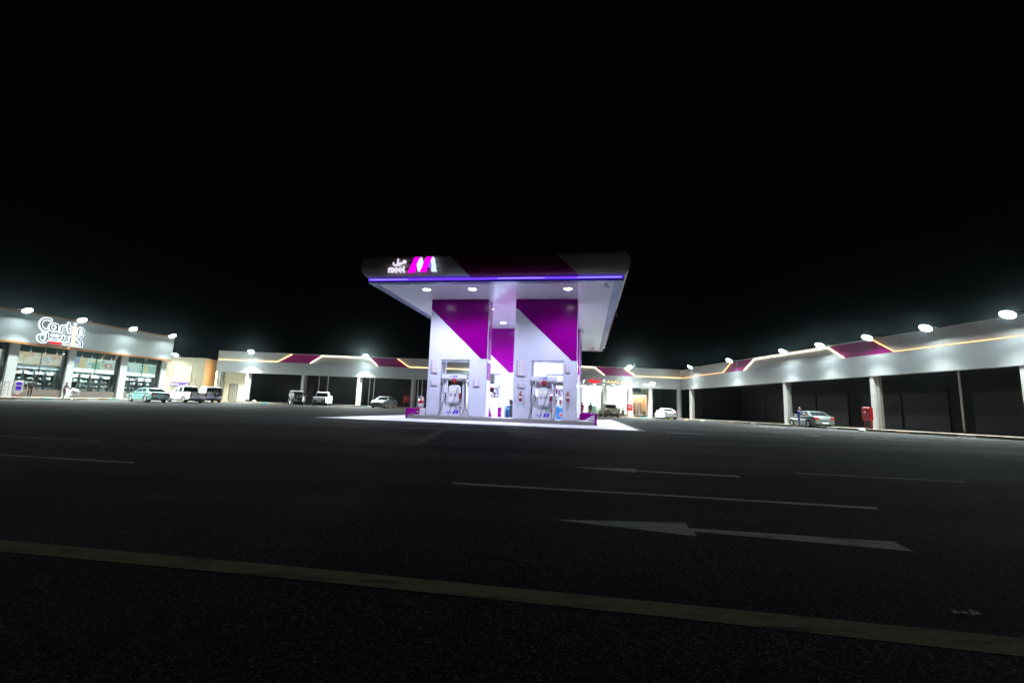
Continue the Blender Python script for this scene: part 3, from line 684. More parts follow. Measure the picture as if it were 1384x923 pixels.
for a, b in bays:
    mb = MB(); mb.box(a + .05, b - .05, 0.56, 0.60, 4.60, 5.19); mb.build('spandrel', M_tealglass, store)
    mb = MB(); mb.box(a + .2, b - .2, 0.42, 0.50, 2.87, 2.90); mb.build('shelf_light', E_shelf, store)
    mb = MB(); mb.box(a + .1, b - .1, 0.37, 0.41, 2.80, 2.975); mb.build('valance', M_shelf, store)
# banners, glowing shelf band, shelving inside each visible bay
def prod_mat(i): return mat('goods_%d' % i, [(.75, .76, .74), (.6, .65, .66), (.40, .20, .18), (.35, .45, .52), (.68, .64, .52), (.22, .23, .25)][i], .5, var=.2)
for bi, (a, b) in enumerate(bays[2:]):
    name = ['a far-left', 'the first whole', 'the second whole', 'the third whole'][min(3, bi - 0)] if bi < 4 else 'the last'
    lab = {0: 'coloured product banner inside the window at the frame edge', 1: 'coloured product banner inside the window at the left end', 2: 'orange product banner in the window below the neon sign', 3: 'green product banner in the window above the shopping trolley', 4: 'pale product banner in the window behind the teal sedan'}.get(bi)
    if bi == 0: continue
    t = thing('product_banner', lab, 'banner', FL.w(a + .05, .47, 0), FL.rz, 'banners in the supermarket windows')
    pal = {0: [(.66, .40, .20), (.60, .20, .08), (.75, .42, .14), (.66, .60, .46), (.55, .09, .05), (.72, .66, .52), (.42, .48, .55)],
           1: [(.62, .70, .62), (.10, .42, .24), (.42, .62, .36), (.70, .50, .18), (.14, .24, .52), (.74, .76, .74), (.55, .12, .10)],
           2: [(.55, .74, .68), (.28, .56, .48), (.70, .80, .76), (.16, .38, .62), (.74, .66, .22), (.62, .78, .74), (.40, .64, .58)]}[{1: 0, 2: 0, 3: 1, 4: 2}[bi]]
    mats_ = [print_mat('print_%d_%d' % (bi, q), tuple(.68 * a_ + .32 * b_ for a_, b_ in zip(c, (.62, .68, .64))), .8) for q, c in enumerate(pal)]
    Wb = b - a - .1; mb = MB(); mb.box(0, Wb, 0, .05, 3.42, 4.55); x = 0.0; lay = 0; rnd = random.Random(31 + bi)
    while x < Wb - .2:
        wd = rnd.uniform(.35, .95); x2 = min(x + wd, Wb - .01); lay += 1
        z0 = rnd.choice([3.43, 3.43, 3.6, 3.75]); z1 = rnd.choice([4.54, 4.54, 4.3, 4.1])
        sl = rnd.uniform(-.25, .25)
        mb.prism([(x, z0), (x2, z0), (min(Wb, max(x + .05, x2 + sl)), z1), (max(0, x + sl), z1)], -.003 - .001 * lay, 0, 'xz', rnd.randrange(1, 7))
        for _ in range(rnd.randrange(1, 4)):
            lay += 1; cx, cz, rr = rnd.uniform(x + .1, x2), rnd.uniform(3.6, 4.35), rnd.uniform(.06, .22)
            if cx + rr < Wb and cx - rr > 0: mb.prism([(cx + rr * math.cos(q) , cz + rr * .8 * math.sin(q)) for q in [2 * PI * h / 12 for h in range(12)]], -.003 - .001 * lay, 0, 'xz', rnd.randrange(7))
        x = x2 + rnd.choice([0, 0, .08])
    mb.build('print', mats_, t)
    if bi != 2:
        mb = MB(); mb.box(0, b - a - .1, -.02, .05, 2.98, 3.40); mb.build('lit_band', E_strip, t)
    mb = MB(); mb.box(0, b - a - .1, .06, .10, 2.9, 4.6); mb.build('backing', M_shelf, t)
    W = (b - a - .3); nU = 4
    for s_ in range(nU):
        x = a + .15 + s_ * W / nU
        t = thing('display_shelf', {0: 'leftmost', 1: 'second', 2: 'third', 3: 'rightmost'}[s_] + ' stocked shelf unit in the ' + {1: 'window at the left end', 2: 'window below the neon sign', 3: 'window behind the trolley pusher', 4: 'window behind the teal sedan'}[bi], 'shelf', FL.w(x, .60, .1), FL.rz, 'stocked shelves in the supermarket')
        ww = W / nU - .12
        mb = MB(); mb.box(0, .04, 0, .5, 0, 2.75); mb.box(ww - .04, ww, 0, .5, 0, 2.75); mb.box(.04, ww - .04, .45, .5, 0, 2.75)
        for q in range(5): mb.box(.04, ww - .04, 0, .449, .32 + q * .5, .36 + q * .5)
        mb.build('frame', M_shelf, t)
        mb = MB()
        for q in range(5):
            xx = .08
            while xx < ww - .2:
                wd = random.uniform(.10, .26); hh = random.uniform(.12, .34)
                if random.random() < .85: mb.box(xx, min(xx + wd, ww - .06), .03, .35, .362 + q * .5, .362 + q * .5 + hh, random.choice([0, 0, 0, 0, 0, 1, 1, 2, 3, 4, 5]) if bi > 1 else random.choice([0, 0, 1, 3]))
                xx += wd + .02
        o = mb.build('goods', [prod_mat(i) for i in range(6)], t); o['kind'] = 'stuff'
# pendant lamps inside
pl_proto = None
def pendant(x, lab):
    global pl_proto
    if pl_proto is None:
        t = thing('pendant_lamp', lab, 'lamp', FL.w(x, .34, 4.62), FL.rz, 'pendant lamps in the shop windows')
        mb = MB(); mb.tube([(0, 0, .12), (0, 0, .58)], .012, 6); mb.build('rod', M_paper, t)
        mb = MB(); mb.lathe([(.02, .14), (.07, .10), (.08, 0), (0.001, -.002)], 14); mb.build('shade', M_paper, t)
        mb = MB(); mb.lathe([(0.001, -.01), (.06, -.006)], 12); mb.build('bulb', E_ceil, t); pl_proto = t; return t
    t = copy_tree(pl_proto); t.location = FL.w(x, .34, 4.62); t['label'] = lab; return t
for x, lab in ((34.4, 'leftmost pendant lamp under the neon sign'), (35.6, 'middle pendant lamp under the neon sign'), (36.6, 'rightmost pendant lamp under the neon sign'), (38.9, 'first pendant lamp in the green-banner window'), (39.9, 'second pendant lamp in the green-banner window'), (40.9, 'third pendant lamp in the green-banner window'), (41.9, 'last pendant lamp in the green-banner window'), (44.6, 'pendant lamp in the window above the teal sedan')): pendant(x, lab)

# neon sign: outlined strokes (white border, dark face)
nsign = thing('neon_sign', 'outlined white neon shop sign in Latin and Arabic on the grey fascia', 'sign', FL.w(0, -.46), FL.rz)
def NP(L):      # sign drawing sheet -> metres on the facade
    return [(33.5054 + .0033375 * X + .00064313 * Y + 5.42e-8 * X * Y + 3.083e-7 * X * X, 8.41385 + .0007398 * X - .00417165 * Y - 3.465e-7 * X * Y + 5.26e-8 * X * X) for X, Y in L]
mbw, mbd, mbc = MB(), MB(), MB(); q = [0]
def neon(L, ww=.34, closed=False, dark=True):
    q[0] += 1; P = NP(L)
    mbw.stroke(P, ww, -.08 - .0015 * q[0], -.02, 0, closed)
    if dark: mbd.stroke(P, ww * .38, -.135 - .0015 * q[0], -.07, 0, closed)
neon([(395, 215), (330, 185), (250, 185), (185, 220), (150, 290), (165, 370), (215, 425), (300, 440)], .30)                # C
neon(arc(445, 375, 82, 75, 0, 342, 16), .27, True); neon([(530, 320), (530, 400), (535, 460)], .26)                       # a
neon([(605, 480), (625, 400), (640, 355), (700, 340)], .26)                                                          # r
neon([(800, 285), (785, 420), (800, 490), (850, 500)], .26); neon([(745, 345), (850, 365)], .24)                        # t
neon([(1000, 530), (1015, 440), (1050, 400), (1095, 405), (1120, 450), (1105, 530)], .26)                               # n
neon([(120, 560), (95, 600), (110, 660), (180, 700), (255, 695), (285, 640), (305, 520)], .27)                          # noon
neon([(305, 640), (480, 665), (630, 680), (665, 620), (672, 575)], .26)                                                # ta
neon([(690, 750), (770, 755), (820, 700), (835, 600)], .27)                                                             # ra
neon([(1110, 560), (1000, 640), (1060, 700), (1085, 740), (1075, 800), (930, 780)], .27)                                # kaf
for c in ((210, 520), (432, 553), (530, 568)): neon(arc(c[0], c[1], 26, 26, 0, 337, 12), .10, True, False)
mbw.build('neon_tubing', E_neon, nsign); mbd.build('letter_face', mat('neon_face', (.03, .05, .09), .4), nsign)
mb = MB(); mb.stroke(NP([(935, 370), (880, 790)]), .26, -.17, -.02); mb.build('tall_stroke', E_cream, nsign)
mb = MB(); mb.stroke(NP([(940, 300), (942, 306)]), .20, -.16, -.02); mb.build('dot', E_neon, nsign)
mb = MB(); mb.prism(NP([(350, 690), (640, 725), (630, 765), (370, 735)]), -.12, -.03); mb.build('red_bar', E_redsign, nsign)

# ------------------------------------------------------------------ beige block at the corner
ax, ay = -47.6, 61.5
corner = thing('beige_annex', 'beige rendered block with a lit window between the supermarket and back row', 'building', (0, 0, 0))
A_, B_, C_, D_, E_p = (-52, 61.0), (-41.75, 62.15), (-42.35, 65.3), (-42.6, 78), (-54, 78)
mb = MB(); mb.prism([A_, B_, C_, D_, E_p], -.2, 5.98, 'xy'); mb.build('wall', M_beige, corner)
dw = Vector((B_[0] - A_[0], B_[1] - A_[1], 0)).normalized(); nw = Vector((dw.y, -dw.x, 0)); rzw = math.atan2(dw.y, dw.x)
mb = MB()
for p0, p1 in ((A_, B_), (B_, C_)):
    d_ = Vector((p1[0] - p0[0], p1[1] - p0[1], 0)); L_ = d_.length; mb.box(-.03, L_ + .03, -.05, .2, 5.985, 6.08, 0, Matrix.Translation((p0[0], p0[1], 0)) @ Matrix.Rotation(math.atan2(d_.y, d_.x), 4, 'Z'))
mb.build('coping', M_col, corner)
def on_annex(s_, z): p = Vector((A_[0], A_[1], 0)) + dw * s_; return (p.x, p.y, z)
# window: px 248..271 -> measured along the wall
sw = 6.42
win = MB(); win.box(sw, sw + 2.25, -.03, -.004, 2.72, 4.92); W_ = win.build('window', E_win, corner, 0, 2, (A_[0], A_[1], 0), rzw)
mb = MB()
for x in (sw - .05, sw + 1.10, sw + 2.25): mb.box(x, x + .05, -.05, -.031, 2.70, 4.95)
for z in (2.70, 3.42, 4.16, 4.90): mb.box(sw - .05, sw + 2.30, -.052, -.032, z, z + .05)
mb.build('frame', mat('muntin_brown', (.10, .07, .03), .6), W_)
sg = thing('window_sign', 'violet backlit strip sign below the lit window of the beige block', 'sign', (A_[0], A_[1], 0), rzw)
mb = MB(); mb.box(sw - .12, sw + 2.2, -.14, -.055, 2.18, 2.66); mb.build('panel', E_vwin, sg)
mb = MB(); mb.box(sw + .02, sw + .22, -.15, -.141, 2.3, 2.52)
for i in range(5): mb.box(sw + .3 + i * .14, sw + .4 + i * .14, -.15, -.141, 2.34, 2.46 + .04 * (i % 2))
mb.box(sw + 1.9, sw + 2.08, -.15, -.141, 2.28, 2.5); mb.build('lettering', E_signw, sg)
mb = MB(); mb.tube([on_annex(sw + 2.9, .2), on_annex(sw + 2.9, 5.9)], .04, 8); mb.build('downpipe', M_col, corner)

# ------------------------------------------------------------------ arcaded shop rows
def arcade(name, label, F, X0, X1, zb, zl, zt, cols, pipes, mags, leds, depth, cat='building', gaps=(), colw=.62):
    t = thing(name, label, cat, F.w(0, 0), F.rz)
    # upper parapet cut by slanted magenta panels (lo0,lo1,hi0,hi1)
    edges = [(X0, X0)]
    segs = []; cur = (X0, X0)
    for (l0, l1, h0, h1) in mags: segs.append((cur[0], l0, cur[1], h0)); cur = (l1, h1)
    segs.append((cur[0], X1, cur[1], X1))
    for (a, b, c, d) in segs:
        mb = MB(); mb.prism([(a, zl + .04), (b, zl + .04), (d, zt), (c, zt)], -.06, .0, 'xz'); mb.build('parapet_panel', M_wallg, t)
    for (l0, l1, h0, h1) in mags:
        mb = MB(); mb.prism([(l0 + .04, zl + .04), (l1 - .04, zl + .04), (h1 - .04, zt), (h0 + .04, zt)], -.02, .0, 'xz'); mb.build('magenta_panel', M_magd2, t)
    mb = MB(); mb.box(X0, X1, .003, .30, zl, zt); mb.build('parapet', M_col, t)
    mb = MB(); mb.box(X0 - .02, X1 + .02, -.10, .34, zt + .003, zt + .09); mb.build('coping', M_col, t)
    mb = MB(); mb.box(X0, X1, -.22, .30, zb, zl - .003); mb.build('beam', M_beam, t)
    mb = MB(); mb.box(X0, X1, .34, depth, zl - .4, zl - .2); mb.build('roof', M_roof, t)
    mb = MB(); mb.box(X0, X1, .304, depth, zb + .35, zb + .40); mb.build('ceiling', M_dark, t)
    wx = X0
    mb = MB()
    for g0, g1 in list(gaps) + [(X1, X1)]:
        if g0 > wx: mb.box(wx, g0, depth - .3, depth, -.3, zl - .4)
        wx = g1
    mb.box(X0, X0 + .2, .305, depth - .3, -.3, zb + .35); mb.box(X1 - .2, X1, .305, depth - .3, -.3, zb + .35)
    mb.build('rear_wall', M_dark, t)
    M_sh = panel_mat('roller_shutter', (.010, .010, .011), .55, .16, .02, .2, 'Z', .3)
    for i in range(len(cols) - 1):
        a, b = cols[i] + colw + .5, cols[i + 1] - .5; ok = all(b < g0 or a > g1 for g0, g1 in gaps)
        nb = max(1, round((b - a) / 4.2))
        for q in range(nb):
            x0, x1 = a + (b - a) * q / nb + .12, a + (b - a) * (q + 1) / nb - .12
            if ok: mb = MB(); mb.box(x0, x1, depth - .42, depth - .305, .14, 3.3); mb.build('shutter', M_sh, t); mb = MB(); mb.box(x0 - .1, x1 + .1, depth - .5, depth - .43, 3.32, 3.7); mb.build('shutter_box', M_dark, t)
    for c in cols:
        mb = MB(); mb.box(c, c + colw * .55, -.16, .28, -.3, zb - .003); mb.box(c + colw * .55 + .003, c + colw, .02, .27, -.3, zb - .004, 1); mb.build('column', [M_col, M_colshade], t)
    for c in pipes:
        mb = MB(); mb.tube([(c, 1.6, -.2), (c, 1.6, zb + .35)], .07, 10); mb.build('pipe', M_col, t)
    for (m, pts) in leds:
        mb = MB()
        for i in range(len(pts) - 1):
            p, r_ = Vector((pts[i][0], 0, pts[i][1])), Vector((pts[i + 1][0], 0, pts[i + 1][1])); d = r_ - p
            mb.box(0, d.length, -.15, -.064, -.015, .015, 0, Matrix.Translation(p) @ Matrix.Rotation(-math.atan2(d.z, d.x), 4, 'Y'))
        mb.build('light_strip', m, t)
    return t
M_magd2 = mat('magenta_cladding', lin((.58, .04, .42)), .38, var=.08, scale=2)
zl = 5.98
back = arcade('shop_row', 'long grey arcade of dark shops with lit panel edges at the back', FB, -36.3, 30.1, 4.36, 5.98, 7.22,
       [-36.0, -32.25, -24.75, -17.08, -9.55, -2.0, 5.5, 14.5, 18.25, 22.15, 25.1, 29.5], [-22.9, -21.65, -15.75, -15.1, -8.8, -8.2, -1.2, 6.4, 7.1],
       [(-28.2, -23.9, -26.3, -22.3), (-14.4, -10.1, -15.6, -11.8), (2.2, 6.6, 4.1, 8.1), (18.5, 22.95, 17.0, 21.3)],
       [(E_warm, [(-36.2, 6.06), (-28.3, 6.06), (-26.4, 7.18)]), (E_warmw, [(-23.8, 6.04), (-22.25, 7.14), (-15.7, 7.14), (-14.45, 6.04)]), (E_warm, [(-11.72, 7.18), (-10.0, 6.05), (2.1, 6.05), (4.0, 7.18)]),
        (E_warmw, [(6.7, 6.04), (8.2, 7.14), (16.95, 7.14), (18.45, 6.04)]), (E_warm, [(21.4, 7.16), (23.05, 6.05), (30.0, 6.05)])], 7.0, 'building', [(14.9, 25.1)])
# beige end bay with a metal door, side light
mb = MB(); mb.box(-35.42, -32.27, .32, .6, -.3, 4.35); ew = mb.build('end_wall', M_beige, back)
mb = MB(); mb.box(-34.45, -33.45, .29, .315, .40, 2.72); dr = mb.build('door', mat('door_metal', (.16, .145, .11), .5, var=.2), back)
mb = MB(); mb.box(-34.52, -34.455, .27, .318, .40, 2.78); mb.box(-33.445, -33.38, .27, .318, .40, 2.78); mb.box(-34.45, -33.45, .27, .318, 2.725, 2.78); mb.box(-33.96, -33.93, .285, .29, .42, 2.70); mb.build('frame', M_black, dr)
mb = MB(); mb.box(-33.90, -33.86, .25, .285, 1.45, 1.6); mb.build('handle', M_steel, dr)
mb = MB(); mb.box(-36.37, -36.303, .10, .16, 1.0, 5.6); mb.build('side_light_strip', emit('amber_wall_washer', (1.0, .55, .22), 50), back)
# warm glow strip in the inner corner by the right wing
mb = MB(); mb.box(30.103, 30.15, -.02, .0, 6.05, 7.18); mb.build('corner_light_strip', E_amber, back)

right = arcade('shop_row', 'long grey arcade of dark shops with lit panel edges along the right side', FRW, -61.4, 16.0, 4.30, 5.98, 7.22,
       [-61.4, -42.62, -32.78, -22.9, -13.0, -3.2, 6.6, 15.4], [-27.6, -18.0, 2.0],
       [(-53.0, -48.95, -51.2, -47.1), (-35.1, -30.65, -36.7, -32.4), (-17.5, -13.2, -15.6, -11.4)],
       [(E_amber, [(-61.2, 6.05), (-53.1, 6.05), (-51.3, 7.16)]), (E_warmw, [(-48.85, 6.04), (-47.0, 7.12), (-36.75, 7.12), (-35.15, 6.04)]), (E_amber, [(-32.3, 7.18), (-30.55, 6.05), (-17.6, 6.05), (-15.7, 7.18)])], 8.0)
# link between back row and right wing: short infill wall
pa, pb = FB.w(30.1, 0), FRW.w(-61.4, 0)
d_ = Vector(pb) - Vector(pa); L_ = d_.length
link = thing('link_wall', 'short grey corner piece joining the back row to the right row', 'wall', pa, math.atan2(d_.y, d_.x))
mb = MB(); mb.box(.05, L_ - .05, .02, .25, 5.98, 7.22); mb.build('parapet', M_wallg, link); mb = MB(); mb.box(.05, L_ - .05, -.10, .28, 4.33, 5.975); mb.build('beam', M_beam, link); mb = MB(); mb.box(.06, L_ - .06, -.012, .016, 6.0, 6.05); mb.build('light_strip', E_amber, link)
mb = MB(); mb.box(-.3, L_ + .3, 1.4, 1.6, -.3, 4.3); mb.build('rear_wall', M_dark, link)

# pavements and painted kerbs
def walk(F, x0, x1, y0, y1, z, segm, label, klabel):
    mb = MB(); n = 24
    for i in range(n):
        a, b = x0 + (x1 - x0) * i / n, x0 + (x1 - x0) * (i + 1) / n
        vs = []; p = [F.w(a, y0 + .16), F.w(b, y0 + .16), F.w(b, y1), F.w(a, y1)]
        za, zb_ = gz(*F.w(a, y0)[:2]) + z, gz(*F.w(b, y0)[:2]) + z
        vs = [(p[0][0], p[0][1], za), (p[1][0], p[1][1], zb_), (p[2][0], p[2][1], zb_), (p[3][0], p[3][1], za)] + [(q_[0], q_[1], -.3) for q_ in p]
        mb.add(vs, [(0, 1, 2, 3), (0, 4, 5, 1)])
    tag(mb.build('pavement', M_pave), label, None, None, 'structure')
    mb = MB(); x = x0; i = 0
    while x < x1:
        xe = min(x + 1.0, x1); mi = segm[i % len(segm)]
        p = [F.w(x, y0), F.w(xe - .012, y0), F.w(xe - .012, y0 + .155), F.w(x, y0 + .155)]; g = gz(*p[0][:2])
        vs = [(q_[0], q_[1], g - .3) for q_ in p] + [(q_[0], q_[1], g + z + .004) for q_ in p]
        mb.add(vs, [(0, 1, 5, 4), (1, 2, 6, 5), (2, 3, 7, 6), (3, 0, 4, 7), (4, 5, 6, 7)], mi); x += 1.0; i += 1
    tag(mb.build('kerb', [M_kwhite, M_kyel, M_kteal, M_kold]), klabel, None, None, 'structure')
walk(FL, 12, 50, -2.6, .3, .17, [1, 1, 0, 1, 2, 0, 1, 1, 0, 0, 2, 0], 'paved walk before the supermarket windows', 'painted ochre, white and teal kerb before the supermarket')
walk(FB, -38, 30, -2.3, 7.2, .15, [1, 1, 0, 1, 1, 3, 1, 0, 1, 2, 0, 1, 3], 'paved walk of the back row', 'painted ochre and white kerb of the back row')
walk(FRW, -63, 17, -2.2, 8.2, .15, [3, 3, 3, 3, 1, 3, 3, 3, 0, 3], 'paved walk of the right row', 'worn grey and ochre kerb of the right row')

# ------------------------------------------------------------------ lit shops in the back row
def shop(x0, x1, label, wallm, lightm, kind):
    t = thing('lit_shop', label, 'shop', FB.w(x0, .4), FB.rz)
    W = x1 - x0
    D = 5.5
    mb = MB(); mb.box(0, .08, 0, D, .2, 4.6); mb.box(W - .08, W, 0, D, .2, 4.6); mb.box(.08, W - .08, D - .1, D, .2, 4.6); mb.build('wall', wallm, t)
    mb = MB(); mb.box(.08, W - .08, 0, D - .1, .38, .42); mb.build('floor', mat('shop_tiles', (.5, .48, .45), .3, var=.1), t)
    mb = MB(); mb.box(.08, W - .08, 0, D - .1, 4.5, 4.6); mb.build('ceiling', wallm, t)
    mb = MB()
    for i in range(2):
        for j in range(3): mb.box(.5 + i * W * .45, .5 + i * W * .45 + .9, .5 + j * 1.6, .8 + j * 1.6, 4.44, 4.496)
    mb.build('ceiling_light', lightm, t)
    mb = MB(); mb.box(.08, W - .08, .06, .075, .42, 4.2); mb.build('glazing', M_glass, t)
    mb = MB(); mb.box(.08, .14, .03, .10, .42, 4.2); mb.box(W - .14, W - .08, .03, .10, .42, 4.2); mb.box(W * .5 - .025, W * .5 + .025, .03, .10, .42, 2.9); mb.box(.14, W - .14, .03, .10, 2.9, 2.96); mb.build('frame', M_pumpg, t)
    if kind == 0:
        mb = MB(); mb.box(W * .55, W - .3, 2.2, 2.8, .42, 1.5); mb.build('counter', mat('teal_counter', (.18, .30, .28), .5), t)
        mb = MB()
        for i in range(7): mb.box(.3 + i * .42, .52 + i * .42, 5.2, 5.38, 2.3 + .15 * (i % 3), 2.62 + .15 * (i % 3))
        mb.build('wall_picture', M_pumpg, t)
    if kind == 1:
        mb = MB(); mb.box(.3, W - .4, 2.6, 3.1, .42, 1.35); mb.build('counter', M_paper, t)
        mb = MB(); mb.box(.4, 1.3, 5.2, 5.38, 2.5, 2.75); mb.build('wall_picture', M_pumpg, t)
    if kind == 2:
        mb = MB(); mb.box(.1, W - .1, .2, .35, 3.35, 4.4); mb.build('fascia_board', mat('pale_fascia', (.55, .55, .53), .5), t)
        mb = MB(); mb.box(.15, 1.6, .14, .196, 3.75, 4.38); mb.build('dark_panel', mat('blue_grey_panel', (.04, .05, .075), .4), t)
        for i, x in enumerate((.7, 1.55, 2.5)):
            pts = [(x, .45), (x + .42, .45), (x + .42, 2.1)] + [(x + .21 + .21 * math.cos(R(a)), 2.1 + .21 * math.sin(R(a))) for a in range(20, 161, 20)] + [(x, 2.1)]
            mb = MB(); mb.prism(pts, 1.2, 1.26, 'xz'); ar = mb.build('arched_niche', mat('niche_brown', (.26, .15, .07), .6, var=.5, scale=4), t)
        mb = MB(); mb.box(.1, W - .1, 1.28, 1.4, .42, 3.3); mb.build('screen_wall', wallm, t)
        mb = MB()
        for i in range(4): mb.box(.6 + i * .75, .95 + i * .75, .7, 1.0, .42, .95)
        mb.build('planter', mat('planter_olive', (.16, .12, .05), .7, var=.6, scale=8), t)
    return t
M_shopw = mat('shop_white', (.72, .74, .72), .6, var=.06)
shop(14.95, 18.25, 'brightly lit white shop below the red sign', M_shopw, E_shop, 0)
shop(18.65, 22.15, 'brightly lit white shop behind the parked green pickup', M_shopw, E_shop, 1)
shop(22.55, 25.1, 'warm lit cafe front with arched niches beside the white sedan', mat('cafe_peach', (.72, .52, .38), .6, var=.12), E_cafe, 2)
# shop signs on the beam
def scribble(name, label, m, L, ww, off=-.24):
    t = thing(name, label, 'sign', FB.w(0, off), FB.rz); mb = MB()
    for i, p in enumerate(L): mb.stroke(p, ww, -.05 - .002 * i, .0)
    mb.build('lettering', m, t); return t
scribble('shop_sign', 'red lit Arabic shop sign above the first white shop', E_redsign,
   [[(16.05, 5.0), (16.1, 5.22), (16.35, 5.24), (16.5, 5.05), (16.35, 4.98), (16.1, 5.0)], [(16.4, 5.0), (16.8, 4.98), (16.95, 5.15), (17.0, 4.95), (17.2, 4.97), (17.25, 5.12), (17.35, 4.96), (17.65, 4.98), (17.8, 5.14)], [(16.8, 4.78), (16.95, 4.80)], [(17.6, 5.36), (17.63, 5.37)], [(16.55, 5.35), (16.7, 5.3)]], .15)
scribble('shop_sign', 'small white lit lettering beside the red shop sign', E_signw, [[(15.25, 4.75), (15.3, 5.1), (15.42, 5.12)], [(18.2, 5.22), (18.45, 5.05), (18.38, 5.3)], [(18.15, 4.62), (18.4, 4.60)], [(16.7, 4.62), (17.1, 4.62)]], .11)
scribble('shop_sign', 'gold lit Arabic shop sign above the second white shop', E_gold,
   [[(18.8, 4.95), (19.0, 5.25), (19.1, 4.98), (19.4, 5.0), (19.55, 5.2), (19.6, 4.98), (19.9, 5.02), (20.0, 5.22), (20.1, 5.0), (20.5, 5.03)], [(20.7, 4.85), (20.85, 4.78), (21.0, 4.95), (21.05, 5.2)], [(21.2, 5.0), (21.4, 5.02), (21.5, 5.2), (21.65, 5.05), (21.75, 5.3)], [(20.3, 5.35), (20.34, 5.36)]], .09)
scribble('shop_sign', 'small white strapline under the gold shop sign', E_signw, [[(19.5, 4.68), (19.95, 4.69)], [(20.9, 4.62), (21.3, 4.64)]], .10)
scribble('shop_sign', 'round white emblem and lettering above the warm cafe', E_signw, [[(23.3, 5.12), (23.32, 5.14)], [(24.3, 4.85), (24.7, 4.88), (25.1, 4.84)], [(25.3, 5.12), (25.6, 5.2), (26.0, 5.14)], [(25.35, 4.85), (25.9, 4.86)]], .20)

# ------------------------------------------------------------------ floodlights placed along the parapets
for x, lab in ((17.5, 'added supermarket floodlight farthest outside the left frame edge'), (22.8, 'added supermarket floodlight just outside the left frame edge'), (28.0, 'supermarket floodlight nearest the left frame edge'), (32.38, 'supermarket floodlight left of the neon sign'), (37.14, 'supermarket floodlight right of the neon sign'), (42.37, 'supermarket floodlight above the teal sedan'), (47.3, 'supermarket floodlight at the corner of the fascia')):
    floodlight(FL.w(x, -.45, 7.98), FL.rz, lab, 34000 if x > 30 else 2600, 117 if x > 30 else 130)  # lamps well outside the frame are added to lift the canopy front
floodlight((on_annex(6.95, 0)[0], on_annex(6.95, 0)[1], 6.05), rzw, 'floodlight above the lit window of the beige block', 20000)
for x, lab in ((-31.5, 'back row floodlight above the metal door bay'), (-15.91, 'back row floodlight above the white lit panel'), (-.5, 'back row floodlight hidden by the canopy pylons'), (21.91, 'back row floodlight beside the lit shops')):
    floodlight(FB.w(x, -.1, 7.03), FB.rz, lab, 72000)
for x, lab in ((-59.29, 'right row floodlight at the inner corner'), (-50.3, 'right row floodlight over the first magenta panel'), (-41.21, 'right row floodlight over the left half of the lit panel'), (-36.63, 'right row floodlight over the right half of the lit panel'), (-31.81, 'right row floodlight over the second magenta panel'), (-27.32, 'right row floodlight left of the one at the frame edge'), (-22.48, 'right row floodlight nearest the right frame edge'), (-17.5, 'right row floodlight just outside the frame'), (-12.3, 'added right row floodlight second outside the frame'), (-7.0, 'added right row floodlight third outside the frame'), (-1.8, 'added unseen right row floodlight abreast of the lane arrows'), (3.5, 'added unseen right row floodlight abreast of the yellow line'), (9.0, 'added unseen right row floodlight behind the yellow line')):
    floodlight(FRW.w(x, -.1, 7.02), FRW.rz, lab, 15500 if x < -20 else 2600, 117 if x < -20 else 130)  # outermost lamps are unseen additions that dimly light the fascia and foreground

# ------------------------------------------------------------------ vehicles
def wheel(parent, x, y, r, wd=.21, name='wheel', plane=None):
    side = 1 if y > 0 else -1
    T = plane or (Matrix.Translation((x, y, r)) @ Matrix.Rotation(R(-90 * side), 4, 'X'))
    mb = MB(); mb.lathe([(r * .60, -wd / 2), (r * .9, -wd / 2), (r, -wd / 2 + .03), (r, wd / 2 - .03), (r * .9, wd / 2), (r * .62, wd / 2)], 24, 0, T); w_ = mb.build(name, M_rub, parent)
    mb = MB(); mb.lathe([(r * .62, wd / 2 - .01), (r * .58, wd / 2 - .05), (r * .15, wd / 2 - .045), (0.001, wd / 2 - .01)], 24, 1, T)
    for i in range(6):
        a = 2 * PI * i / 6; mb.box(.03, r * .6, -.032, .032, wd / 2 - .05, wd / 2 - .012, 0, T @ Matrix.Rotation(a, 4, 'Z'))
    mb.build('rim', [M_alu, M_black], w_)
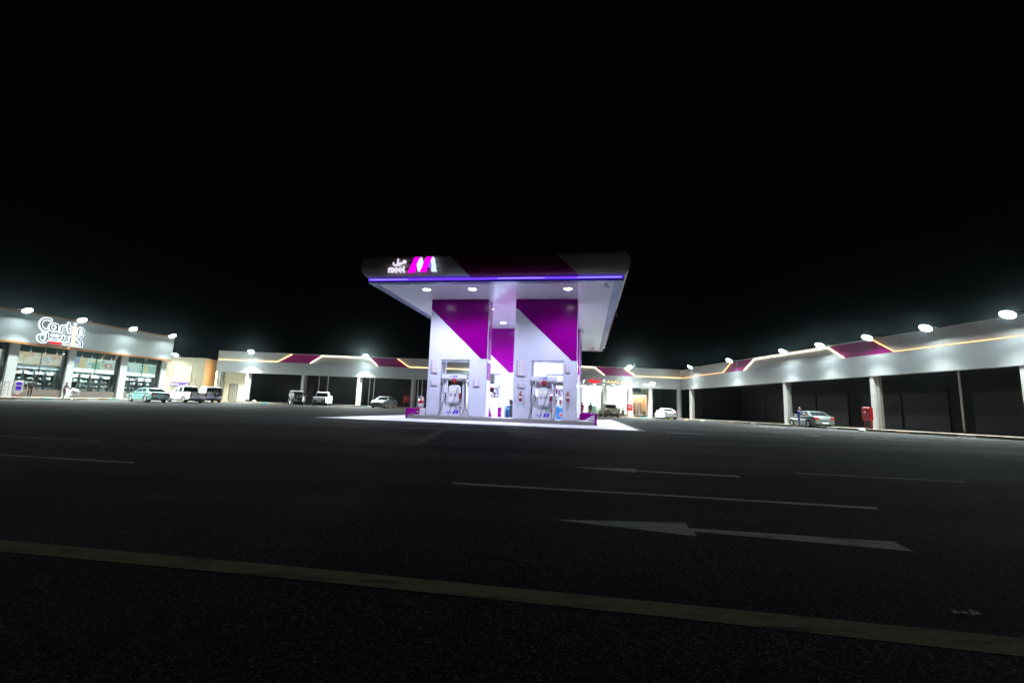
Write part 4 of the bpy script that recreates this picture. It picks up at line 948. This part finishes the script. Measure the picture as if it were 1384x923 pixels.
def car(label, loc, heading, paint, kind='sedan', glassm=None, cat='car'):
    name = {'sedan': 'parked_sedan', 'pickup': 'pickup_truck', 'suv': 'off_road_car'}[kind]
    t = thing(name, label, cat, (loc[0], loc[1], gz(*loc) + .004), heading)
    if kind == 'sedan': L, W, H, wr, xf, xr = 4.6, 1.78, 1.45, .325, 1.40, -1.32
    elif kind == 'pickup': L, W, H, wr, xf, xr = 5.2, 1.82, 1.80, .385, 1.62, -1.46
    else: L, W, H, wr, xf, xr = 4.7, 1.88, 1.86, .40, 1.42, -1.34
    h2 = L / 2; ar = wr + .07
    def arch(x): return [(x + ar * math.cos(R(a)), wr + ar * math.sin(R(a))) for a in range(-8, 189, 14)]
    if kind == 'sedan': top = [(-h2, .42), (-h2 + .02, .78), (-h2 + .12, .98), (-1.62, 1.03), (-.6, 1.0), (.95, .95), (1.65, .88), (2.08, .76), (h2 - .03, .60), (h2, .40), (h2 - .1, .24)]; sill = .22
    elif kind == 'pickup': top = [(-h2, .58), (-h2, 1.06), (-h2 + .04, 1.10), (-1.0, 1.10), (-.9, 1.08), (1.02, 1.06), (1.9, 1.02), (2.45, .92), (h2, .72), (h2, .45), (h2 - .12, .34)]; sill = .36
    else: top = [(-h2, .55), (-h2, .95), (-h2 + .04, 1.12), (-.6, 1.12), (.95, 1.10), (1.9, 1.05), (2.2, .95), (h2, .75), (h2, .48), (h2 - .12, .36)]; sill = .38
    poly = top + [(xf + ar + .02, sill)] + arch(xf) + [(xf - ar - .02, sill), (xr + ar + .02, sill)] + arch(xr) + [(xr - ar - .02, sill), (-h2 + .12, sill + .06)]
    mb = MB(); n = len(poly); ys = [(-W / 2, .05), (-W / 2 + .035, .012), (-W / 2 + .10, 0), (W / 2 - .10, 0), (W / 2 - .035, .012), (W / 2, .05)]
    vs = []
    for y, ins in ys:
        for (x, z) in poly:
            k_ = max(0, (z - .55)); fx = x * (1 - ins * .35) if abs(x) > h2 - .5 else x
            yy = y * (1 - .05 * max(0, abs(x) - h2 + .7) / .7 * 2.2)
            vs.append((fx, yy, z - ins * (.9 if z > .7 else 0)))
    fs = [list(range(n))[::-1], [5 * n + i for i in range(n)]]
    for s_ in range(5):
        for i in range(n): fs.append((s_ * n + i, s_ * n + (i + 1) % n, (s_ + 1) * n + (i + 1) % n, (s_ + 1) * n + i))
    mb.add(vs, fs)
    # greenhouse
    if kind == 'sedan': g = [(-1.72, 1.0), (-1.02, 1.38), (-.45, 1.45), (.12, 1.43), (1.02, .94)]
    elif kind == 'pickup': g = [(-.96, 1.06), (-.84, 1.72), (-.5, 1.80), (.25, 1.78), (1.06, 1.05)]
    else: g = [(-h2 + .06, 1.08), (-h2 + .16, 1.70), (-2.0, 1.84), (.15, 1.84), (.9, 1.08)]
    zb_, zt_ = g[0][1], max(p[1] for p in g)
    def gy(z, e=0): return W / 2 - .05 - (z - zb_) / (zt_ - zb_) * (.22 if kind != 'suv' else .14) + e
    k = len(g); vs = [(x, s_ * gy(z), z) for s_ in (-1, 1) for (x, z) in g]
    mb.add(vs, [list(range(k))[::-1], [k + i for i in range(k)]] + [(i, i + 1, k + i + 1, k + i) for i in range(k - 1)])
    body = mb.build('body', paint, t, .018, 2)
    gl_ = glassm or M_carglass
    def sidewin(pts, s_):
        m_ = MB(); vs = [(x, s_ * gy(z, .006), z) for x, z in pts] + [(x, s_ * gy(z, -.02), z) for x, z in pts]; q_ = len(pts)
        m_.add(vs, [list(range(q_)), [q_ + i for i in range(q_)][::-1]] + [(i, (i + 1) % q_, q_ + (i + 1) % q_, q_ + i) for i in range(q_)]); m_.build('side_window', gl_, t)
    def lerp(p, q_, f): return (p[0] + (q_[0] - p[0]) * f, p[1] + (q_[1] - p[1]) * f)
    def crosswin(p, q_, nm, f0=.1, f1=.9):
        a, b = lerp(p, q_, f0), lerp(p, q_, f1); nx, nz = -(q_[1] - p[1]), (q_[0] - p[0]); l = math.hypot(nx, nz); nx, nz = nx / l, nz / l
        if nz < 0: nx, nz = -nx, -nz
        if nm == 'windscreen' and nx < 0 or nm == 'rear_window' and nx > 0: nx, nz = -nx, -nz
        m_ = MB(); vs = []
        for o in (.007, -.01):
            for (x, z) in (a, b):
                for s_ in (-1, 1): vs.append((x + nx * o, s_ * (gy(z) - .09), z + nz * o))
        m_.add(vs, [(0, 1, 3, 2), (4, 6, 7, 5), (0, 2, 6, 4), (1, 5, 7, 3), (0, 4, 5, 1), (2, 3, 7, 6)]); m_.build(nm, gl_, t)
    if kind == 'sedan':
        crosswin(g[4], g[3], 'windscreen', .08, .92); crosswin(g[0], g[1], 'rear_window', .12, .92)
        for s_ in (-1, 1): sidewin([(-.30, 1.03), (-.28, 1.36), (.10, 1.35), (.68, 1.02)], s_); sidewin([(-1.32, 1.05), (-.88, 1.33), (-.42, 1.37), (-.40, 1.03)], s_)
    elif kind == 'pickup':
        crosswin(g[4], g[3], 'windscreen', .1, .92); crosswin(g[0], g[1], 'rear_window', .18, .85)
        for s_ in (-1, 1): sidewin([(.08, 1.13), (.08, 1.66), (.22, 1.66), (.80, 1.13)], s_); sidewin([(-.78, 1.13), (-.70, 1.64), (-.04, 1.66), (-.04, 1.13)], s_)
        mb = MB(); mb.box(-h2 - .012, -h2 - .002, -.62, .62, .66, 1.04); tg = mb.build('tailgate', paint, t, .01, 1); mb = MB(); mb.box(-h2 - .03, -h2 - .013, -.1, .1, .9, .96); mb.build('handle', M_black, tg)
        mb = MB(); mb.box(-2.5, -1.06, -.72, .72, 1.085, 1.112); mb.build('bed_floor', M_black, t)
    else:
        crosswin(g[4], g[3], 'windscreen', .1, .9); crosswin(g[0], g[1], 'rear_window', .25, .92)
        for s_ in (-1, 1): sidewin([(-.10, 1.18), (-.10, 1.66), (.16, 1.66), (.62, 1.18)], s_); sidewin([(-1.0, 1.18), (-1.0, 1.66), (-.2, 1.66), (-.2, 1.18)], s_); sidewin([(-2.0, 1.24), (-1.95, 1.62), (-1.2, 1.66), (-1.2, 1.20)], s_)
        M_ = Matrix.Translation((-h2 - .14, -.25, 1.02)) @ Matrix.Rotation(R(-90), 4, 'Y')
        wheel(t, 0, 1, .38, .2, 'spare_wheel', M_)
        mb = MB(); mb.box(-h2 - .06, -h2 + .02, -.4, -.1, .85, 1.2); mb.build('spare_carrier', M_black, t)
    mb = MB(); mb.box(-h2 + .35, h2 - .35, -W / 2 + .24, W / 2 - .24, .2, .62); mb.build('underbody', M_black, t)
    zb2 = {'sedan': .34, 'pickup': .50, 'suv': .50}[kind]
    mb = MB(); mb.box(-h2 - .05, -h2 + .05, -W / 2 + .12, W / 2 - .12, zb2, zb2 + .2); mb.build('rear_bumper', paint if kind == 'sedan' else M_chrome, t, .03, 2)
    mb = MB(); mb.box(h2 - .06, h2 + .04, -W / 2 + .14, W / 2 - .14, zb2 - .04, zb2 + .16); mb.build('front_bumper', paint, t, .03, 2)
    mb = MB(); mb.box(h2 - .02, h2 + .008, -.45, .45, zb2 + .17, zb2 + .32); mb.build('grille', M_black, t)
    for s_ in (-1, 1):
        zt2 = {'sedan': .72, 'pickup': .68, 'suv': .70}[kind]
        y0, y1 = sorted((s_ * (W / 2 - .10), s_ * (W / 2 - (.42 if kind == 'sedan' else .24))))
        mb = MB(); mb.box(-h2 - .012, -h2 + .10, y0, y1, zt2, zt2 + (.17 if kind == 'sedan' else .32)); mb.build('tail_light', mat('tail_red', (.35, .01, .012), .2, var=.1), t, .012, 1)
        mb = MB(); mb.box(h2 - .16, h2 - .004, y0, y1, zb2 + .20, zb2 + .34); mb.build('headlight', mat('lamp_glass', (.6, .62, .65), .1, var=.05), t, .012, 1)
        y0, y1 = sorted((s_ * (W / 2 - .02), s_ * (W / 2 + .15))); zm = {'sedan': 1.0, 'pickup': 1.14, 'suv': 1.18}[kind]
        mb = MB(); mb.box(.62, .72, y0, y1, zm, zm + .13); mb.build('mirror', paint, t, .02, 1)
        for xh in (-.05, -.95):
            y0, y1 = sorted((s_ * (W / 2 - .01), s_ * (W / 2 + .022))); mb = MB(); mb.box(xh - .18, xh, y0, y1, zm - .17, zm - .14); mb.build('door_handle', M_black, t)
        for x in (xf, xr): wheel(t, x, s_ * (W / 2 - .11), wr)
    mb = MB(); mb.box(-h2 - .065, -h2 - .052, -.26, .26, zb2 + .04, zb2 + .15); mb.build('number_plate', M_paper, t)
    return t
def P(x, y): return (x, y)
c_white = mat('car_white', (.66, .66, .66), .25, var=.04, coat=.6)
c_teal = mat('car_teal', (.10, .21, .20), .28, metal=.3, var=.05, coat=.6)
c_silver = mat('car_silver', (.16, .19, .185), .3, metal=.45, var=.05, coat=.5)
c_dark = mat('car_charcoal', (.11, .13, .13), .3, metal=.3, var=.1, coat=.5)
c_sand = mat('car_sand', (.38, .36, .24), .35, var=.06, coat=.3)
c_grey = mat('car_silver_white', (.68, .68, .68), .3, metal=.3, var=.05, coat=.4)
car('pale teal sedan parked nose-in before the supermarket', (-36.97, 47.0), R(154), c_teal, 'sedan')
car('white double-cab pickup between the teal sedan and the off-roader', (-35.6, 50.5), R(150), c_white, 'pickup', None, 'pickup')
car('white off-roader with a spare wheel on its back door', (-36.1, 55.0), R(137), c_white, 'suv')
car('silver off-roader parked behind the man in the white robe', (-28.78, 62.3), R(109), c_grey, 'suv')
car('white pickup parked nose-in before the back row, tailgate showing', (-24.98, 61.4), R(102), c_white, 'pickup', None, 'pickup')
car('dark charcoal sedan facing the yard before the back row', (-15.96, 58.5), R(261), c_dark, 'sedan')
car('sand green pickup parked before the lit shops', (13.39, 62.0), R(92), c_sand, 'pickup', None, 'pickup')
car('white sedan parked beside the warm lit cafe', (21.35, 63.0), R(88), c_white, 'sedan')
car('silver sedan parked at the right kerb with a man at its door', (27.09, 41.5), R(85), c_silver, 'sedan')

# ------------------------------------------------------------------ people
def person(label, loc, rz, height=1.74, top=(.1, .1, .1), legs=(.03, .03, .035), pose='stand', robe=None, hair=True, z=None):
    zz = gz(*loc[:2]) + .004 if z is None else z
    t = thing('person', label, 'person', (loc[0], loc[1], zz), rz)
    k = height / 1.74
    J = {'pelvis': (0, 0, .93), 'waist': (0, 0, 1.08), 'chest': (0, -.01, 1.28), 'neck': (0, 0, 1.46), 'chin': (0, -.02, 1.53), 'head': (0, -.02, 1.63), 'crown': (0, -.01, 1.71)}
    for s_, nm in ((-1, 'l'), (1, 'r')):
        J['hip' + nm] = (s_ * .09, 0, .88); J['knee' + nm] = (s_ * .10, -.02, .49); J['ank' + nm] = (s_ * .10, .02, .09); J['toe' + nm] = (s_ * .12, -.16, .035)
        J['sh' + nm] = (s_ * .18, 0, 1.41); J['el' + nm] = (s_ * .23, .02, 1.13); J['wr' + nm] = (s_ * .24, -.05, .89); J['pl' + nm] = (s_ * .24, -.07, .81)
    if pose == 'push':
        for s_, nm in ((-1, 'l'), (1, 'r')): J['el' + nm] = (s_ * .24, -.12, 1.16); J['wr' + nm] = (s_ * .21, -.38, 1.03); J['pl' + nm] = (s_ * .20, -.46, 1.03)
        J['kneel'] = (-.10, -.10, .49); J['ankl'] = (-.10, -.03, .09); J['toel'] = (-.12, -.21, .035); J['ankr'] = (.10, .16, .10); J['toer'] = (.11, .0, .035); J['kneer'] = (.10, .04, .48)
        for nm in ('chest', 'neck', 'chin', 'head', 'crown', 'shl', 'shr'): x, y, z_ = J[nm]; J[nm] = (x, y - .07, z_)
    if pose == 'lean':
        J['ell'] = (-.25, -.16, 1.2); J['wrl'] = (-.22, -.40, 1.14); J['pll'] = (-.21, -.48, 1.13); J['elr'] = (.25, -.14, 1.2); J['wrr'] = (.20, -.38, 1.18); J['plr'] = (.19, -.46, 1.18)
        for nm in ('head', 'crown', 'chin'): x, y, z_ = J[nm]; J[nm] = (x, y - .06, z_ - .03)
    if pose == 'sit':
        for s_, nm in ((-1, 'l'), (1, 'r')):
            J['knee' + nm] = (s_ * .13, -.42, .92); J['ank' + nm] = (s_ * .13, -.40, .50); J['toe' + nm] = (s_ * .13, -.56, .46)
            J['el' + nm] = (s_ * .25, -.10, 1.14); J['wr' + nm] = (s_ * .16, -.34, 1.12); J['pl' + nm] = (s_ * .14, -.42, 1.12)
    E = [('pelvis', 'waist'), ('waist', 'chest'), ('chest', 'neck'), ('neck', 'chin'), ('chin', 'head'), ('head', 'crown')]
    rad = {'pelvis': .135, 'waist': .125, 'chest': .145, 'neck': .06, 'chin': .068, 'head': .092, 'crown': .06}
    for nm in 'lr':
        E += [('pelvis', 'hip' + nm), ('hip' + nm, 'knee' + nm), ('knee' + nm, 'ank' + nm), ('ank' + nm, 'toe' + nm), ('chest', 'sh' + nm), ('sh' + nm, 'el' + nm), ('el' + nm, 'wr' + nm), ('wr' + nm, 'pl' + nm)]
        rad.update({'hip' + nm: .092, 'knee' + nm: .062, 'ank' + nm: .045, 'toe' + nm: .038, 'sh' + nm: .062, 'el' + nm: .045, 'wr' + nm: .030, 'pl' + nm: .034})
        w_, p_ = Vector(J['wr' + nm]), Vector(J['pl' + nm]); d = (p_ - w_).normalized(); sx = -1 if nm == 'l' else 1
        side = d.cross(Vector((sx, .2, 0))).normalized()
        for f in range(4):
            o = side * (.026 - .017 * f); ln = (.055, .068, .072, .06)[f]
            a, b = 'f%d%sa' % (f, nm), 'f%d%sb' % (f, nm); J[a] = tuple(p_ + d * .03 + o); J[b] = tuple(p_ + d * (.03 + ln) + o + Vector((-sx * .015, 0, 0)))
            rad[a] = .0095; rad[b] = .008; E += [('pl' + nm, a), (a, b)]
        a = 'th' + nm; J[a] = tuple(w_ + d * .07 + side * .055); rad[a] = .010; E.append(('pl' + nm, a))
    names = list(J); idx = {n_: i for i, n_ in enumerate(names)}
    me = bpy.data.meshes.new('person_rig'); me.from_pydata([tuple(c * k for c in J[n_]) for n_ in names], [(idx[a], idx[b]) for a, b in E], [])
    o = bpy.data.objects.new('person_rig', me); COL.objects.link(o)
    md = o.modifiers.new('s', 'SKIN')
    for i, n_ in enumerate(names):
        sv = me.skin_vertices[0].data[i]; r_ = rad[n_] * k; sv.radius = (r_ * (1.25 if n_ in ('pelvis', 'waist', 'chest') else 1), r_ * (.85 if n_ in ('pelvis', 'waist', 'chest') else 1)); sv.use_root = n_ == 'pelvis'
    sd = o.modifiers.new('d', 'SUBSURF'); sd.levels = sd.render_levels = 1
    dg = bpy.context.evaluated_depsgraph_get(); dg.update()
    m2 = bpy.data.meshes.new_from_object(o.evaluated_get(dg)); bpy.data.objects.remove(o); bpy.data.meshes.remove(me)
    m2.name = 'body'; m2.materials.clear()
    mt = mat('cloth_%02d%02d%02d' % tuple(int(c * 99) for c in top), top, .8, var=.15, scale=12, bump=.2); ml = mat('cloth_%02d%02d%02d' % tuple(int(c * 99) for c in legs), legs, .8, var=.15, scale=12)
    for m in (M_skin, mt, ml, M_black): m2.materials.append(m)
    for p_ in m2.polygons:
        c = p_.center / k; p_.use_smooth = True
        best = min(names, key=lambda n_: (Vector(J[n_]) - c).length)
        if best[:2] in ('wr', 'pl', 'th') or best[0] == 'f' and best[1].isdigit() or best in ('chin', 'head', 'crown') or (best == 'neck' and c.z > 1.47): p_.material_index = 0
        elif best[:2] in ('kn', 'hi') or best == 'pelvis': p_.material_index = 2
        elif best[:2] in ('an', 'to'): p_.material_index = 3 if c.z < .12 else 2
        else: p_.material_index = 1
    b_ = bpy.data.objects.new('body', m2); COL.objects.link(b_); b_.parent = t
    hx, hy, hz = J['head']
    if hair:
        mb = MB(); mb.ellipsoid((hx * k, (hy + .018) * k, (hz + .035) * k), (.098 * k, .105 * k, .098 * k)); mb.build('hair', M_hair, t)
    mb = MB(); mb.ellipsoid((hx * k, (hy - .098) * k, (hz - .02) * k), (.014, .022, .022)); mb.build('nose', M_skin, t)
    if robe:
        mb = MB(); prof_ = [(.20, .135, .10), (.195, .14, .45), (.185, .14, .8), (.18, .14, 1.05), (.205, .15, 1.28), (.20, .12, 1.40), (.09, .085, 1.475)]; n = 20; vs = []
        for (a, b, z_) in prof_:
            for i in range(n): an = 2 * PI * i / n; rip = 1 + .04 * math.sin(5 * an) * (1 if z_ < .9 else .2); vs.append((a * math.cos(an) * rip * k, b * math.sin(an) * rip * k - .005, z_ * k))
        fs = [(j * n + i, j * n + (i + 1) % n, (j + 1) * n + (i + 1) % n, (j + 1) * n + i) for j in range(len(prof_) - 1) for i in range(n)]
        mb.add(vs, fs, 0, True)
        for nm in 'lr': mb.tube([Vector(J['sh' + nm]) * k, Vector(J['el' + nm]) * k, Vector(J['wr' + nm]) * k], [.078 * k, .066 * k, .06 * k], 10)
        mb.build('robe', robe, t)
    return t
M_robe = mat('white_robe', (.78, .78, .76), .7, var=.06); M_cap = mat('white_cap', (.75, .75, .75), .7)
M_robeb = mat('blue_robe', (.02, .035, .16), .8, var=.2)
person('person in dark clothes standing before the window, arms down', (-44.67, 42.79), R(70), 1.74, (.05, .055, .06), (.015, .015, .018), z=.26)
person('person in a grey shirt pushing a shopping trolley', (-42.65, 44.0), R(95), 1.74, (.05, .055, .06), (.014, .014, .016), 'push')
pw = person('person in a long white robe standing behind the silver off-roader', (-28.52, 60.0), R(20), 1.78, (.7, .7, .7), (.7, .7, .7), 'stand', M_robe, False)
mb = MB(); mb.ellipsoid((0, .0, 1.70), (.105, .115, .085)); mb.prism([(-.11, 1.68), (.11, 1.68), (.15, 1.38), (-.15, 1.38)], .07, .10, 'xz'); mb.build('headscarf', M_cap, pw)
person('person in a dark blue tunic leaning at the silver sedan door', (25.75, 40.9), R(60), 1.74, (.025, .04, .18), (.02, .03, .13), 'lean', None)
person('person in black standing before the first lit shop', (10.2, 58.0), R(20), 1.76, (.02, .022, .022), (.02, .02, .02))
person('person in a red shirt standing beside the one in black', (8.97, 57.0), R(-20), 1.72, (.45, .03, .05), (.40, .03, .05))
person('seated cashier in a dark top behind the counter', cw(-1.84, 7.2)[:2], RZC + R(20), 1.72, (.16, .13, .15), (.03, .03, .04), 'sit', None, True, .17)
t = thing('stool', 'tall stool under the seated cashier', 'stool', cw(-1.84, 7.22), RZC)
mb = MB(); mb.lathe([(0.001, .94), (.18, .94), (.19, .97), (.17, 1.0), (0.001, 1.0)], 16); mb.build('seat', M_black, t)
for i in range(4): mb = MB(); a = PI / 4 + i * PI / 2; mb.tube([(.12 * math.cos(a), .12 * math.sin(a), .94), (.2 * math.cos(a), .2 * math.sin(a), 0)], .014, 6); mb.build('leg', M_steel, t)
person('person in dark clothes crouching by the red cabinet of the back row', (15.41, 62.5), R(-60), 1.70, (.03, .03, .03), (.05, .02, .02), 'sit', None, True, -.42)

# shopping trolley
t = thing('shopping_trolley', 'silver wire shopping trolley piled with white bags', 'trolley', (-41.85, 43.95, gz(-41.85, 43.95) + .004), R(5))
mb = MB(); top_ = [(-.30, -.27), (.58, -.24), (.58, .24), (-.30, .27)]; bot_ = [(-.2, -.2), (.46, -.17), (.46, .17), (-.2, .2)]
for lv in (0, .25, .5, .75, 1):
    q_ = [(b[0] + (a[0] - b[0]) * lv, b[1] + (a[1] - b[1]) * lv, .48 + .42 * lv) for a, b in zip(top_, bot_)]; mb.tube(q_ + [q_[0]], .008, 5)
for i in range(4):
    for f in (0, .2, .4, .6, .8):
        j = (i + 1) % 4; a = [top_[i][c] + (top_[j][c] - top_[i][c]) * f for c in (0, 1)]; b = [bot_[i][c] + (bot_[j][c] - bot_[i][c]) * f for c in (0, 1)]
        mb.tube([(b[0], b[1], .48), (a[0], a[1], .90)], .005, 4)
mb.build('basket', M_steel, t)
mb = MB(); mb.tube([(-.30, -.26, .9), (-.46, -.26, 1.0), (-.46, .26, 1.0), (-.30, .26, .9)], .015, 6); mb.build('handle', M_red, t)
mb = MB()
for s_ in (-1, 1): mb.tube([(-.2, s_ * .2, .48), (-.32, s_ * .24, .16), (.45, s_ * .2, .13)], .012, 6)
mb.build('chassis', M_steel, t)
for x in (-.3, .42):
    for s_ in (-1, 1): mb = MB(); mb.lathe([(.02, -.02), (.06, -.02), (.065, 0), (.06, .02), (.02, .02)], 14, 0, Matrix.Translation((x, s_ * .21, .065)) @ Matrix.Rotation(R(90), 4, 'X')); mb.build('wheel', M_rub, t)
for i, (x, y, z_, r_) in enumerate(((-.05, 0, .82, .19), (.28, .05, .86, .20), (.12, -.08, .98, .16))):
    b_ = MB(); b_.ellipsoid((0, 0, 0), (r_, r_ * .85, r_ * .9), 10, 7); o = b_.build('shopping_bag', M_paper, None, 0, 2, (-41.85 + x, 43.95 + y, gz(-41.85, 43.95) + z_))
    tag(o, ['white shopping bag at the handle end of the trolley', 'white shopping bag at the front end of the trolley', 'white shopping bag on top of the trolley load'][i], 'bag')
    for v in o.data.vertices: v.co *= 1 + random.uniform(-.12, .12)

# rack and standing sign by the supermarket corner
t = thing('wire_rack', 'pale slatted display rack at the far left before the window', 'rack', FL.w(31.85, -1.4, .24), FL.rz)
mb = MB()
for x in (0, .62): mb.box(x, x + .05, 0, .05, 0, 1.35); mb.box(x, x + .05, .45, .5, 0, 1.35)
mb.build('frame', M_paper, t)
for q_ in range(5): mb = MB(); mb.box(.05, .62, 0, .5, .12 + q_ * .29, .17 + q_ * .29); mb.build('shelf', M_paper, t)
t = thing('pavement_sign', 'shield-shaped violet and white pavement sign beside the rack', 'sign', FL.w(32.95, -1.3, .24), FL.rz)
mb = MB(); mb.prism([(-.36, 1.5), (.36, 1.5), (.36, .5), (0, .16), (-.36, .5)], 0, .05, 'xz'); mb.build('panel', M_paper, t, .01, 1)
for z0, z1 in ((1.08, 1.34), (.62, .98)): mb = MB(); mb.box(-.2, .2, -.006, 0, z0, z1); mb.build('print', M_purple, t)
mb = MB(); mb.box(-.3, .3, -.15, .25, 0, .05); mb.box(-.03, .03, .052, .09, .05, 1.2); mb.build('base', M_red, t)

# red hose cabinets and wall boxes
def cabinet(loc, rz, label, w_=.78, h_=.95, z0=.75, leg=True):
    t = thing('hose_cabinet', label, 'cabinet', loc, rz)
    mb = MB(); mb.box(-w_ / 2, w_ / 2, -.15, .15, z0, z0 + h_); mb.build('box', M_red, t, .015, 1)
    mb = MB(); mb.box(-w_ / 2 + .05, w_ / 2 - .05, -.165, -.151, z0 + .06, z0 + h_ - .06); d = mb.build('door', M_red, t, .004, 1); mb = MB(); mb.box(w_ / 2 - .16, w_ / 2 - .12, -.19, -.166, z0 + .4, z0 + .54); mb.build('handle', M_steel, d)
    mb = MB(); mb.lathe([(0.001, .0), (.10, .0), (.10, .006), (0.001, .006)], 14, 0, Matrix.Translation((-.05, -.167, z0 + h_ * .6)) @ Matrix.Rotation(R(90), 4, 'X')); mb.build('round_label', M_pink, d)
    for x in (-w_ / 2 + .06, w_ / 2 - .12): mb = MB(); mb.box(x, x + .06, -.03, .03, -.2, z0); mb.build('leg', M_red, t)
    return t
cabinet(FB.w(-10.0, -1.0, .30), FB.rz, 'red hose cabinet at a column left of the pump island')
cabinet(FB.w(21.9, -1.0, .22), FB.rz, 'red hose cabinet between the white shops and the warm cafe')
cabinet(FRW.w(-32.1, -1.25, .16), FRW.rz, 'red hose cabinet at a column of the right row', .72, .98, .65)

# litter
def rubbish(loc, s_, m, label, name):
    bm_ = MB(); bm_.ellipsoid((0, 0, s_ * .4), (s_, s_ * .7, s_ * .45), 12, 8); o = bm_.build(name, m, None, 0, 2, loc)
    for v in o.data.vertices: v.co += Vector((random.uniform(-.22, .22), random.uniform(-.22, .22), random.uniform(-.12, .2))) * s_; v.co.z = max(v.co.z, .003)
    return tag(o, label, 'litter')
rubbish((25.2, 33.0, .004), .26, M_paper, 'crumpled white bag on the asphalt before the right red cabinet', 'plastic_bag')
mb = MB(); rnd = random.Random(5); n = 9; top_ = []; bot_ = []
for i in range(n):
    x = -.06 + .12 * i / (n - 1); y = rnd.uniform(-.008, .008); wd_ = rnd.uniform(.006, .016); top_.append((x + rnd.uniform(-.004, .004), y + wd_, rnd.uniform(.004, .013))); bot_.append((x, y - wd_, rnd.uniform(.001, .004)))
vs = top_ + bot_ + [(x, y, z - .0008) for x, y, z in top_ + bot_]
mb.add(vs, [(i, i + 1, n + i + 1, n + i) for i in range(n - 1)] + [(2 * n + i, 3 * n + i, 3 * n + i + 1, 2 * n + i + 1) for i in range(n - 1)])
o = mb.build('paper_scrap', mat('scrap_paper', (.40, .39, .37), .8, var=.4, scale=40), None, 0, 2, (2.02, 2.12, .002)); tag(o, 'torn paper scrap on the asphalt at the lower right', 'litter')
for i, (x, y, s_, lab) in enumerate(((-36.4, 63.6, .35, 'dark lumpy sack beside the beige end bay of the back row'), (-35.3, 63.6, .28, 'pale lumpy sack beside the beige end bay of the back row'))):
    rubbish((x, y, gz(x, y) + .15), s_, M_kerbgrey if i else M_black, lab, 'sack')

HAZE = 0.00025  # volume added to imitate lens glow round the lamps
if HAZE:
    m = bpy.data.materials.new('glow_haze'); m.use_nodes = True; nt = m.node_tree; nt.nodes.clear()
    o = nt.nodes.new('ShaderNodeOutputMaterial'); v = nt.nodes.new('ShaderNodeVolumePrincipled'); v.inputs['Color'].default_value = (.70, .93, 1, 1); v.inputs['Density'].default_value = HAZE; v.inputs['Anisotropy'].default_value = .97
    nt.links.new(v.outputs[0], o.inputs['Volume'])
    mb = MB(); mb.box(-110, 90, -60, 110, -1.0, 14)
    tag(mb.build('haze', m), 'added thin haze standing in for lens glow round the floodlights', None, None, 'stuff')

# ------------------------------------------------------------------ world, camera, view
wd = bpy.data.worlds.new('World'); S.world = wd; wd.use_nodes = True
nt = wd.node_tree; bg = nt.nodes['Background']
bg.inputs['Color'].default_value = (.55, .7, 1.0, 1); bg.inputs['Strength'].default_value = .0008

cam = bpy.data.cameras.new('Camera'); co = bpy.data.objects.new('Camera', cam); COL.objects.link(co); S.camera = co
cam.sensor_fit = 'HORIZONTAL'; cam.sensor_width = 36; cam.lens = 615 / 1384 * 36; cam.clip_start = .05; cam.clip_end = 3000
p_, r_ = R(8.273), R(1.988)
F_ = Vector((0, math.cos(p_), math.sin(p_))); up0 = Vector((0, -math.sin(p_), math.cos(p_))); r0 = Vector((1, 0, 0))
Rt = r0 * math.cos(r_) + up0 * math.sin(r_); Up = -r0 * math.sin(r_) + up0 * math.cos(r_)
mw = Matrix((Rt, Up, -F_)).transposed().to_4x4(); mw.translation = (0, 0, CAM_H); co.matrix_world = mw

S.view_settings.view_transform = 'Standard'; S.view_settings.look = 'None'; S.view_settings.exposure = 0; S.view_settings.gamma = 1; S.view_settings.use_curve_mapping = False
S.render.engine = 'CYCLES'
cy = S.cycles; cy.use_denoising = True
try: cy.denoiser = 'OPENIMAGEDENOISE'
except Exception: pass
cy.max_bounces = 6; cy.diffuse_bounces = 3; cy.glossy_bounces = 3; cy.transparent_max_bounces = 8; cy.caustics_reflective = False; cy.caustics_refractive = False
cy.sample_clamp_indirect = 6; cy.use_light_tree = True
